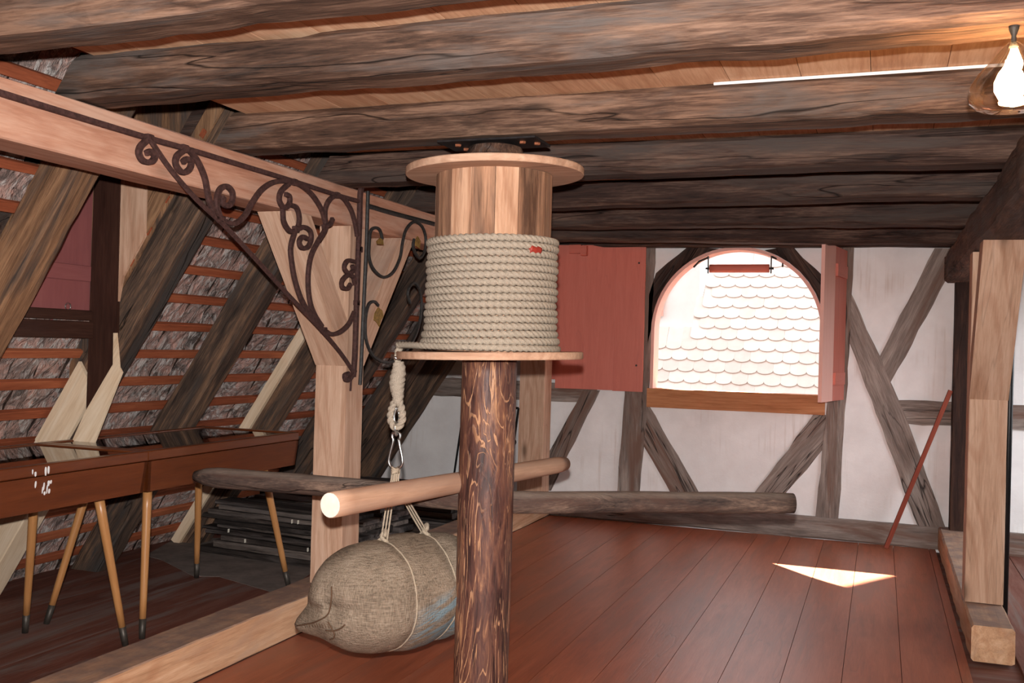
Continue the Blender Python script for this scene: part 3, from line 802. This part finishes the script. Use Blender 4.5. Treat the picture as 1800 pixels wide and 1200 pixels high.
# ------------------------------------------------------------------ burlap sack hung from the hook
SC = Vector((-1.893, 3.84, .50)); sdir = Vector((.44, .90, 0)).normalized()
sk = thing('burlap_sack', (SC.x, SC.y, .24), 'stuffed burlap sack slung on thin ropes from the snap hook', 'sack')
fr = frame(SC, sdir)
HL, SR = .40, .240
def sack_pt(u, th):
    # u in -1..1 along the sack, th around
    e = max(0.0, 1-abs(u)**3.2)**(1/2.4)
    r = SR*e
    r *= 1-.05*math.exp(-((u+.26)/.07)**2)-.05*math.exp(-((u-.30)/.07)**2)
    r *= 1+.05*noise.noise(Vector((u*2, math.cos(th)*1.4, math.sin(th)*1.4+3)))+.015*noise.noise(Vector((u*8, math.cos(th)*6, math.sin(th)*6)))
    x = HL*u*(1+.04*math.cos(th))
    y = r*math.cos(th); z = r*math.sin(th)*(.98 if math.sin(th) > 0 else 1.0)
    return Vector((x, y, z))
nu, nt = 48, 56
V, F = [], []
for i in range(nu+1):
    u = -1+2*i/nu; u = math.copysign(1-(1-abs(u))**1.6, u) if abs(u) < 1 else u
    for k in range(nt):
        p = sack_pt(u, 2*PI*k/nt)
        # tied corner pulled out at the lower front end
        c = Vector((-.335, .145, -.105))
        w = math.exp(-((p-c).length/.062)**2)
        p += Vector((-.05, .078, -.035))*w
        # creased end seam
        if u < -.6: p.x += .02*math.exp(-(p.z+.02+.3*p.y*.4)**2/.0008)*(1 if u < -.9 else .6)
        V.append(fr @ p)
    if i:
        o = (i-1)*nt
        for k in range(nt): F.append((o+k, o+(k+1) % nt, o+nt+(k+1) % nt, o+nt+k))
body = mk('sack_body', V, F, M['sack'], sk, fr, True)
for u in (-.26, .30):
    P = [fr @ (sack_pt(u, 2*PI*i/60)*1.0 + Vector((0, 0, 0))) for i in range(61)]
    cc = fr @ Vector((HL*u, 0, 0))
    P = [p+(p-cc).normalized()*.001 for p in P]
    V, F = tube_vf(P, .0048, 8, strand(.03)); mk('binding_cord', V, F, M['twine'], sk, None, True)
topz = 1.028
for u, dx in ((-.26, -1), (.30, 1)):
    e = fr @ (sack_pt(u, PI/2)*1.0)
    for j in range(3):
        s = Vector((hx+.005+dx*.006+(j-1)*.006, hy+(j-1)*.007, topz))
        m1 = Vector((hx+dx*.012+(j-1)*.006, hy+(j-1)*.006, .955))
        P = crom([s, m1, m1.lerp(e, .5)+Vector(((j-1)*.009, 0, 0)), e+Vector(((j-1)*.014, 0, .0))], 8)
        V, F = tube_vf(P, .0046, 8, strand(.03)); mk('sling_rope', V, F, M['twine'], sk, None, True)
    V, F = tube_vf(crom([e+Vector((-.03, -.01, -.012)), e+Vector((-.012, .012, .016)), e+Vector((.012, -.014, .03)), e+Vector((0, .01, .045)), e+Vector((-.006, -.01, .02)), e+Vector((.02, 0, -.004))], 6), .010, 8, strand(.03))
    mk('knot', V, F, M['twine'], sk, None, True)
for j in range(4):
    P = [Vector((hx+.002+.013*math.cos(a), hy+.020*math.sin(a)+(j-1.5)*.0, 1.027-.006*j+.004*math.sin(a*2+j))) for a in [2*PI*i/16 for i in range(17)]]
    V, F = tube_vf(P, .006, 8, strand(.03)); mk('sling_loop', V, F, M['twine'], sk, None, True)
# stitched seam and creases across the near end
def cap_pt(y, z, off=.004):
    th = math.atan2(z, y); rho = math.hypot(y, z)
    lo_, hi_ = .0, 1.0
    for _ in range(24):
        mid = (lo_+hi_)/2; q_ = sack_pt(-mid, th)
        if math.hypot(q_.y, q_.z) > rho: lo_ = mid
        else: hi_ = mid
    q_ = sack_pt(-lo_, th)
    c = Vector((-.335, .145, -.105)); q_ += Vector((-.05, .078, -.035))*math.exp(-((q_-c).length/.062)**2)
    return fr @ (q_ + Vector((-off, 0, 0)))
for pts in ([(.16, -.105), (.12, -.095), (.07, -.085), (.02, -.065), (-.03, -.03), (-.045, .03), (-.04, .08)],
            [(-.03, -.06), (-.045, -.085), (-.05, -.11), (-.035, -.13), (-.01, -.14)],
            [(-.01, -.10), (-.05, -.095), (-.085, -.08), (-.11, -.06)]):
    V, F = tube_vf(crom([cap_pt(y, z) for y, z in pts], 6), .0032, 6); mk('seam', V, F, M['seam'], sk, None, True)
for i in range(9):
    y = .10-.016*i
    V, F = tube_vf([cap_pt(y, -.088+.02*(i/9)+.0), cap_pt(y-.004, -.105+.02*(i/9))], .0016, 5); mk('stitch', V, F, M['seam'], sk, None, True)

# ------------------------------------------------------------------ wrought-iron brackets on the purlin
def smooth_px(pts, x, k=5):
    return crom([on_x(a, b, x) for a, b in pts], k) if len(pts) > 2 else [on_x(a, b, x) for a, b in pts]
def flat(wd, tk):
    def f(th, s):
        c, s_ = abs(math.cos(th)), abs(math.sin(th))
        return min(wd/max(c, 1e-4), tk/max(s_, 1e-4))
    return f
def iron(parent, name, pts, x, w=.010, t=.008, mat='iron', k=5):
    P = smooth_px(pts, x, k)
    V, F = tube_vf(P, 1.0, 8, lambda th, s: min(flat(t, w)(th, s), 1.25*w), up=(1, 0, 0))
    return mk(name, V, F, M[mat], parent, None, False)
XB = -2.765
br = thing('iron_bracket', on_x(622, 660, XB), 'large rusty wrought-iron scroll bracket hung along the light purlin', 'bracket', 'wrought iron brackets')
iron(br, 'top_bar', [(-70, 141), (0, 163), (130, 203), (262, 243), (330, 262), (420, 289), (515, 318), (590, 342), (632, 354)], XB, .0125, .009)
iron(br, 'strut', [(262, 243), (300, 298), (345, 350), (393, 395), (440, 445), (500, 511), (565, 580), (600, 622), (622, 655)], XB+.006, .0125, .008)
iron(br, 'upright', [(636, 326), (633, 345), (632, 390), (630, 440), (628, 500), (626, 560), (624, 620), (621, 662)], XB+.002, .015, .012)
iron(br, 'spike', [(637, 310), (636, 340)], XB+.002, .005, .005)
iron(br, 'spike', [(617, 668), (616, 687)], XB+.002, .005, .005)
iron(br, 'foot_scroll', [(624, 650), (616, 664), (609, 668), (606, 660), (613, 656)], XB+.002, .012, .012)
sc = [[(259, 245), (247, 257), (244, 270), (252, 283), (266, 284), (272, 274), (264, 266), (257, 269)],
      [(324, 263), (311, 274), (309, 289), (320, 303), (332, 298), (336, 285), (328, 279), (321, 285)],
      [(332, 263), (347, 283), (360, 313), (368, 353), (382, 384)],
      [(389, 388), (381, 360), (385, 335), (397, 327), (408, 337), (408, 353), (400, 362), (391, 356), (393, 346)],
      [(392, 388), (412, 393), (430, 379), (442, 358), (459, 334), (478, 321), (497, 318), (515, 319)],
      [(508, 322), (494, 336), (491, 352), (499, 365), (508, 359), (509, 346), (502, 341)],
      [(497, 366), (499, 390), (511, 407), (523, 400), (526, 382), (521, 365), (510, 360)],
      [(519, 404), (511, 434), (513, 462), (518, 490), (528, 522), (540, 545), (554, 566)],
      [(524, 402), (534, 399), (545, 406), (547, 420), (541, 434), (530, 435), (526, 424), (532, 416), (540, 420)],
      [(517, 321), (532, 328), (549, 343), (564, 366), (571, 388), (572, 402), (559, 424), (547, 449), (542, 478), (542, 508), (546, 535), (554, 555), (566, 574)],
      [(572, 392), (572, 367), (580, 350), (592, 344), (604, 349), (617, 369), (624, 392), (628, 415)],
      [(568, 398), (580, 394), (585, 384)],
      [(624, 460), (611, 458), (605, 470), (612, 480), (621, 475), (619, 466)],
      [(624, 500), (620, 486), (610, 484), (601, 494), (602, 505), (611, 507), (616, 499)],
      [(623, 548), (613, 569), (598, 583), (582, 587), (568, 579)]]
for i, s_ in enumerate(sc): iron(br, 'scroll', s_, XB+.002*(i % 3), .0115, .010)
for a, b in ((262, 243), (324, 261), (517, 320), (592, 343), (632, 438), (520, 403), (569, 580), (389, 386), (627, 532)):
    c = on_x(a, b, XB+.001)
    box('collar', c-Vector((.013, .016, .016)), c+Vector((.013, .016, .016)), M['iron'], br, .004, 1)
XC = -2.75
b2 = thing('iron_bracket', on_x(633, 675, XC), 'slimmer dark iron scroll bracket with gilt leaves beside the rope drum', 'bracket', 'wrought iron brackets')
iron(b2, 'upright', [(647, 336), (646, 370), (645, 405), (643, 460), (641, 500), (638, 568), (635, 640), (633, 676)], XC, .0125, .008, 'iron2')
iron(b2, 'top_bar', [(648, 362), (685, 373), (730, 385), (773, 396), (800, 402)], XC-.02, .014, .005, 'iron2')
iron(b2, 'scroll', [(672, 420), (668, 405), (660, 400), (652, 405), (649, 424), (649, 453), (657, 474), (674, 487), (691, 478), (703, 453), (708, 424), (714, 403), (727, 390), (741, 397), (748, 416), (747, 439), (739, 453), (731, 447), (726, 432), (728, 420)], XC, .0085, .007, 'iron2')
iron(b2, 'scroll', [(665, 537), (658, 530), (649, 533), (644, 548), (642, 572), (644, 599), (654, 623), (669, 634), (686, 636), (702, 627), (720, 608), (733, 583), (740, 553), (741, 528), (737, 508), (728, 497), (719, 506), (717, 520), (721, 533)], XC, .0085, .007, 'iron2')
def leaf(pts):
    prism('gilt_leaf', [on_x(a, b, XC) for a, b in pts], (.006, 0, 0), M['gold'], b2)
leaf([(664, 540), (671, 546), (673, 556), (668, 562), (666, 574), (661, 566), (656, 562), (658, 550)])
leaf([(667, 418), (672, 422), (673, 430), (663, 429), (661, 424)])
leaf([(733, 415), (738, 423), (737, 437), (730, 432), (729, 422)])

# ------------------------------------------------------------------ display cases on splayed legs
def case(y0, y1, label, legs):
    x0, x1, z0, z1 = -4.12, -3.4, .78, .985
    t = thing('display_case', ((x0+x1)/2, (y0+y1)/2, 0), label, 'display case', 'museum display cases')
    w = .02; k = .014
    zt = z1-.052
    def panel(name, P, d, xd): return prism(name, P, d, M['case'], t, xd)
    panel('front_panel', [Vector((x1-k, y0+k, z0)), Vector((x1-k, y1-k, z0)), Vector((x1, y1, zt)), Vector((x1, y0, zt))], (-w, 0, 0), (0, 1, 0))
    panel('back_panel', [Vector((x0+k, y0+k, z0)), Vector((x0+k, y1-k, z0)), Vector((x0, y1, zt)), Vector((x0, y0, zt))], (w, 0, 0), (0, 1, 0))
    panel('end_panel', [Vector((x0+k, y0+k, z0)), Vector((x1-k, y0+k, z0)), Vector((x1, y0, zt)), Vector((x0, y0, zt))], (0, w, 0), (1, 0, 0))
    panel('end_panel', [Vector((x0+k, y1-k, z0)), Vector((x1-k, y1-k, z0)), Vector((x1, y1, zt)), Vector((x0, y1, zt))], (0, -w, 0), (1, 0, 0))
    box('bottom_panel', (x0+.03, y0+.03, z0), (x1-.03, y1-.03, z0+.012), M['darkbrown'], t)
    box('display_bed', (x0+.022, y0+.022, z0+.06), (x1-.022, y1-.022, z0+.068), M['felt'], t)
    f = .045
    lid = box('lid_rail', (x1-f, y0, zt+.003), (x1, y1, z1), M['case'], t, .004, 1)
    box('lid_rail', (x0, y0, zt+.003), (x0+f, y1, z1), M['case'], t, .004, 1)
    box('lid_rail', (x0+f, y0, zt+.003), (x1-f, y0+f, z1), M['case'], t, .004, 0)
    box('lid_rail', (x0+f, y1-f, zt+.003), (x1-f, y1, z1), M['case'], t, .004, 0)
    box('glass_pane', (x0+f-.005, y0+f-.005, z1-.012), (x1-f+.005, y1-f+.005, z1-.006), M['glass'], t)
    for top, foot in legs:
        a, b = Vector(top), Vector(foot); d = b-a
        j = a+d*.885
        lg = tube('leg', [a+d*.885*i/6 for i in range(7)], [.0245-.0075*i/6 for i in range(7)], M['leg'], t, 14)
        tube('ferrule', [a+d*.87, a+d*.95, b], [.0185, .0172, .0155], M['ferrule'], lg, 14)
    return t
case(2.66, 4.015, 'varnished glass-topped display case at the left picture edge, drip stains on front',
     [((-3.56, 3.86, .78), (-3.52, 4.035, 0)), ((-3.98, 3.88, .78), (-4.13, 3.99, 0)), ((-3.56, 2.82, .78), (-3.52, 2.68, 0)), ((-3.98, 2.82, .78), (-4.13, 2.68, 0))])
cs = [o for o in bpy.data.objects if o.name.startswith('display_case')][0]
for a_, b_, w_, h_ in ((62, 832, 3, 5), (80, 826, 3, 9), (85, 824, 3, 8), (63, 850, 2.5, 7), (78, 853, 2.2, 8), (86, 848, 3.5, 6), (90, 846, 2.5, 4), (80, 866, 3, 4), (88, 862, 3, 5), (76, 860, 1.6, 7), (57, 828, 1.8, 5), (84, 858, 1.8, 9)):
    p_ = on_x(a_, b_, -3.397)
    V = [p_+Vector((0, w_*.0017*math.cos(q), h_*.0021*math.sin(q)*(1.3 if math.sin(q) < 0 else .8))) for q in [2*PI*i/10 for i in range(10)]]
    V = [v+Vector(((v.z-.933)*.09 if v.z < .933 else 0, 0, 0)) for v in V]
    prism('drip_stain', V, (.0025, 0, 0), M['white'], cs)
case(4.022, 5.38, 'varnished glass-topped display case behind the other, nearer the post',
     [((-3.56, 4.21, .78), (-3.53, 4.165, 0)), ((-4.0, 4.28, .78), (-4.16, 4.16, 0)), ((-3.56, 5.24, .78), (-3.48, 5.44, 0)), ((-4.02, 5.22, .78), (-4.13, 5.37, 0))])

# ------------------------------------------------------------------ stack of sooty boards behind the post
random.seed(21)
def stack(xa, xb, y0, ncol, ang, rows, label_of, lift=0.0):
    # rows of boards lying along x, columns one behind the other
    for cidx in range(ncol):
        z = .001; yb = y0+cidx*.235
        for r in range(rows):
            th = random.uniform(.020, .046) if r > 1 else random.uniform(.045, .065)
            w = random.uniform(.19, .225)
            L = (xb-xa)*random.uniform(.86, 1.0)
            lo_ = xa if cidx == 0 else -4.44
            x1 = xb-random.uniform(0, .10); x0 = max(lo_+random.uniform(-.04, .22), x1-L)
            yy = yb+random.uniform(-.012, .012)
            a_, b_ = Vector((x0, yy+.11+(x0+3.8)*ang, z+th/2)), Vector((x1, yy+.11+(x1+3.8)*ang, z+th/2))
            o = timber('old_board', a_, b_, w, th-.002, M['pile'], None, ch=.004, rough=.006 if r > 1 else .004, seg=22)
            tag(o, label_of(cidx, r, rows), 'board', 'sooty boards in the stacks')
            if cidx == 0 and r in (2, 4, 6, 8):
                for q in range(2):
                    cc = a_.lerp(b_, random.uniform(.15, .9)) + Vector((0, -w/2-.002, 0))
                    box('nail', cc-Vector((.0018, .012, .012)), cc+Vector((.0018, .004, .014)), M['ends'], o)
            z += th
ordn = ['lowest', 'second', 'third', 'fourth', 'fifth', 'sixth', 'seventh', 'eighth', 'ninth', 'tenth', 'eleventh', 'topmost']
def lab1(c, r, n):
    k = ordn[r] if r < n-1 else 'topmost'
    return ('%s sooty old board counted from the floor, front row of stack by the post' % k) if c == 0 else 'sooty old board hidden in the back rows behind the post'
def lab2(c, r, n):
    k = ordn[r] if r < n-1 else 'topmost'
    return ('%s dark board from the floor in the far stack behind the sack' % k) if c == 0 else 'dark board in the back row of the far stack'
stack(-4.64, -3.16, 5.94, 3, -.10, 11, lab1)
stack(-4.45, -3.14, 7.42, 2, -.03, 10, lab2)

# ------------------------------------------------------------------ shutters, roller, stick, picture, pipe, lamp
s1 = thing('shutter', (-2.0, 8.74, 1.19), 'red wooden window shutter folded open to the left of the arch', 'shutter', 'red window shutters')
H0, H1 = Vector((-2.0, 8.80, 0)), Vector((-2.80, 8.72, 0))
d = (H1-H0); dn = d.normalized(); nn = Vector((dn.y, -dn.x, 0))
if nn.y > 0: nn = -nn
ws = [0, .27, .54, .8]
for i in range(3):
    a = H0+dn*(ws[i]+.0002); b = H0+dn*(ws[i+1]-.0002)
    zlo = [1.185, 1.19, 1.19][i]
    prism('shutter_board', [Vector((a.x, a.y, zlo)), Vector((b.x, b.y, zlo)), Vector((b.x, b.y, 2.50)), Vector((a.x, a.y, 2.50))], nn*.028, M['red'], s1, (0, 0, 1))
e = H0+dn*.80
prism('edge_batten', [Vector((e.x, e.y, 1.27)), Vector((e.x-.035, e.y-.003, 1.27)), Vector((e.x-.035, e.y-.003, 2.44)), Vector((e.x, e.y, 2.44))], nn*.022, M['red'], s1, (0, 0, 1))
c = H0+dn*.58+nn*.028
box('latch_block', (c.x-.11, c.y-.05, 2.42), (c.x+.0, c.y, 2.50), M['red'], s1, .006)
box('latch_block', (c.x, c.y-.06, 2.40), (c.x+.055, c.y, 2.49), M['red'], s1, .006)
for z in (1.42, 2.34):
    c = H0+dn*.06+nn*.029
    lathe('screw', (c.x, c.y, z), [(.009, 0), (.006, .004)], M['iron2'], s1, 10, True, nn)
s2 = thing('shutter', (-.3, 8.5, 1.19), 'pale red shutter swung into the room at the right of the arch', 'shutter', 'red window shutters')
H0, H1 = Vector((-.285, 8.82, 0)), Vector((-.425, 8.08, 0)); dn = (H1-H0).normalized(); nn = Vector((-dn.y, dn.x, 0))
if nn.x < 0: nn = -nn
for i, (a, b, m) in enumerate(((0, .40, 'red'), (.402, .753, 'pink'))):  # bright part of the leaf is put into the free-edge board's paler colour
    a = H0+dn*a; b = H0+dn*b
    prism('shutter_board', [Vector((a.x, a.y, 1.19)), Vector((b.x, b.y, 1.19)), Vector((b.x, b.y, 2.44)), Vector((a.x, a.y, 2.44))], -nn*.028, M[m], s2, (0, 0, 1))
for z in (1.32, 2.2):
    a = H0+dn*.06; b = H0+dn*.40
    prism('batten', [Vector((a.x, a.y, z)), Vector((b.x, b.y, z)), Vector((b.x, b.y, z+.1)), Vector((a.x, a.y, z+.1))], nn*.02, M['red'], s2, dn)

rl = thing('rope_roller', (-1.176, 8.80, 2.28), 'red wooden roller on an iron strap across the top of the arch', 'roller')
yr = 8.80
tube('roller', [Vector((-1.43+.51*i/8, yr, 2.292)) for i in range(9)], .036, M['red'], rl, 20)
for x in (-1.445, -.905):
    sg = -1 if x < -1.2 else 1
    box('strap', (x-.004, yr-.02, 2.25), (x+.004, yr+.02, 2.40), M['iron2'], rl, .002, 2)
    xo = WCX+sg*math.sqrt(max(0, (WRAD-.03)**2-(2.33-WZ)**2))
    P = [Vector((x, yr+.03, 2.395)), Vector((x+sg*.09, yr+.06, 2.36)), Vector((xo-sg*.02, yr+.07, 2.31))]
    tube('stay', P, .009, M['iron2'], rl, 6)
    tube('axle', [Vector((x-.022, yr, 2.292)), Vector((x+.022, yr, 2.292))], .010, M['iron2'], rl, 8)

a, b = Vector((.075, 8.70, .004)), on_y(1671, 686, 8.72)
o = timber('batten', a, b, .035, .055, M['stick'], None, up=(0, 1, 0), ch=.002, rough=.001)
tag(o, 'red-brown batten leaning against the wall by the dark post', 'stick')
# slanted framed panel at the far wall, mostly hidden by the pillar
pf = thing('framed_panel', (-3.35, 8.4, .19), 'white panel with thin black frame leaning behind the dark pillar', 'picture frame')
c4 = [on_y(a, b, 8.4) for a, b in ((816, 716), (912, 717), (894, 845), (797, 845))]
prism('panel_sheet', c4, (0, .01, 0), M['white'], pf)
for i in range(4):
    tube('frame_bar', [c4[i]+Vector((0, -.006, 0)), c4[(i+1) % 4]+Vector((0, -.006, 0))], .0105, M['black'], pf, 6, smooth=False)
for pts in ([(900, 768), (906, 777), (898, 785)], [(906, 777), (899, 776), (893, 790)], [(903, 792), (897, 800), (898, 812)]):
    tube('ornament', crom([on_y(a, b, 8.388) for a, b in pts], 5), .010, M['black'], pf, 6)
o = tube('black_pipe', [Vector((.715, 6.5, .01)), Vector((.715, 6.5, 1.2)), Vector((.720, 6.5, 2.57))], .017, M['blackpipe'], None, 12)
tag(o, 'thin black upright pipe just right of the light post', 'pipe')

LX, LY = .305, 2.88
lm = thing('globe_lamp', (LX, LY, 2.41), 'clear glass globe lamp with glowing bulb under the beam', 'lamp')
lathe('ceiling_cap', (LX, LY, 2.37), [(.012, .0), (.008, .006), (.006, .03), (.012, .045), (.014, .06)], M['iron2'], lm, 24)
prof = [(.014, .004), (.026, -.010), (.040, -.026), (.055, -.045), (.083, -.075), (.103, -.108), (.109, -.132), (.103, -.152), (.085, -.166), (.055, -.175), (.02, -.178)]
lathe('glass_globe', (LX, LY, 2.378), prof, M['globe'], lm, 48)
bu = lathe('bulb', (LX-.006, LY, 2.342), [(.012, -.005), (.015, -.02), (.028, -.038), (.038, -.062), (.038, -.085), (.026, -.108), (.012, -.118)], M['bulb'], lm, 24)
o = box('painted_light_strip', (-.62, 3.792, 2.566), (.55, 3.80, 2.577), M['white'], None, .002)  # white colour stands in for a line of sunlight on the beam
tag(o, 'white strip standing in for a line of sunlight on the beam behind the lamp', 'batten')

# ------------------------------------------------------------------ outside: neighbour's tiled roof, house wall, unseen board added to block sun
nb = thing('neighbour_roof', (-1.2, 11.3, 0), 'sunlit roof of scalloped clay tiles seen through the arched window', 'roof')
A0 = math.radians(56)
def nrp(x, s, off=0): # s metres up the slope from (y=11.2,z=.75)
    return Vector((x, 11.2+s*math.cos(A0)-off*math.sin(A0), .75+s*math.sin(A0)+off*math.cos(A0)))
prism('roof_deck', [nrp(-4.2, -.3, -.06), nrp(.9, -.3, -.06), nrp(.9, 3.0, -.06), nrp(-2.0, 3.0, -.06), nrp(-2.12, 1.15, -.06), nrp(-4.2, 1.15, -.06)], (0, .05, -.03), M['outtile'], nb)
tw, ex = .181, .155
def btile():
    P = [(-.0902, .30), (.0902, .30)] + [(.0902*math.cos(a), .005-.048*math.sin(a)) for a in [PI*i/8 for i in range(9)]]
    return P
me = bpy.data.meshes.new('scalloped_tile')
P = btile(); n = len(P)
V = [Vector((x, y, 0)) for x, y in P]+[Vector((x, y, .016)) for x, y in P]
F = [tuple(range(n-1, -1, -1)), tuple(range(n, 2*n))]+[(i, (i+1) % n, n+(i+1) % n, n+i) for i in range(n)]
me.from_pydata(V, [], F); me.materials.append(M['outtile'])
rot = Matrix(((1, 0, 0, 0), (0, math.cos(A0), -math.sin(A0), 0), (0, math.sin(A0), math.cos(A0), 0), (0, 0, 0, 1)))
ntile = 0
for r in range(16):
    s = -.05+ex*r
    for c in range(18):
        x = -2.95+tw*c+(tw/2 if r % 2 else 0)
        if s > 1.08 and x < -2.12+.11*(s-1.08): continue
        if x > .2: continue
        if ntile >= 300: continue
        p = nrp(x, s, .006)
        o = bpy.data.objects.new('scalloped_tile', me); ntile += 1
        put(o, Matrix.Translation(p) @ rot @ Matrix.Rotation(-.075, 4, 'X') @ Matrix.Rotation(random.uniform(-.012, .012), 4, 'Z'), nb)
hw = thing('neighbour_house', (-4.5, 12.6, 0), 'bright white house wall with a ledge, outside left of the tiled roof', 'house')
box('house_wall', (-7.5, 12.5, -1), (-2.15, 12.7, 3.9), M['white'], hw)
box('wall_ledge', (-7.5, 12.42, 1.78), (-2.2, 12.5, 1.83), M['white'], hw)
box('window_surround', (-3.0, 12.46, 2.0), (-2.6, 12.5, 2.75), M['pink'], hw)
oh = thing('sun_blocker', (-3.6, 11.3, 3.4), 'unseen board added outside the window to trim the sun patch', 'sun blocker')
kx = lambda xw, zw, D=2.5: Vector((xw-.86*D, TF-.04+D, zw+1.034*D))
prism('sun_cut_board', [kx(-2.3, 2.23), kx(-.876, 1.22), kx(-.2, .74), kx(-.2, 2.9), kx(-2.3, 2.9)], (0, .06, 0), M['old'], oh)  # added out of view, shaped to cut the sun patch on the floor
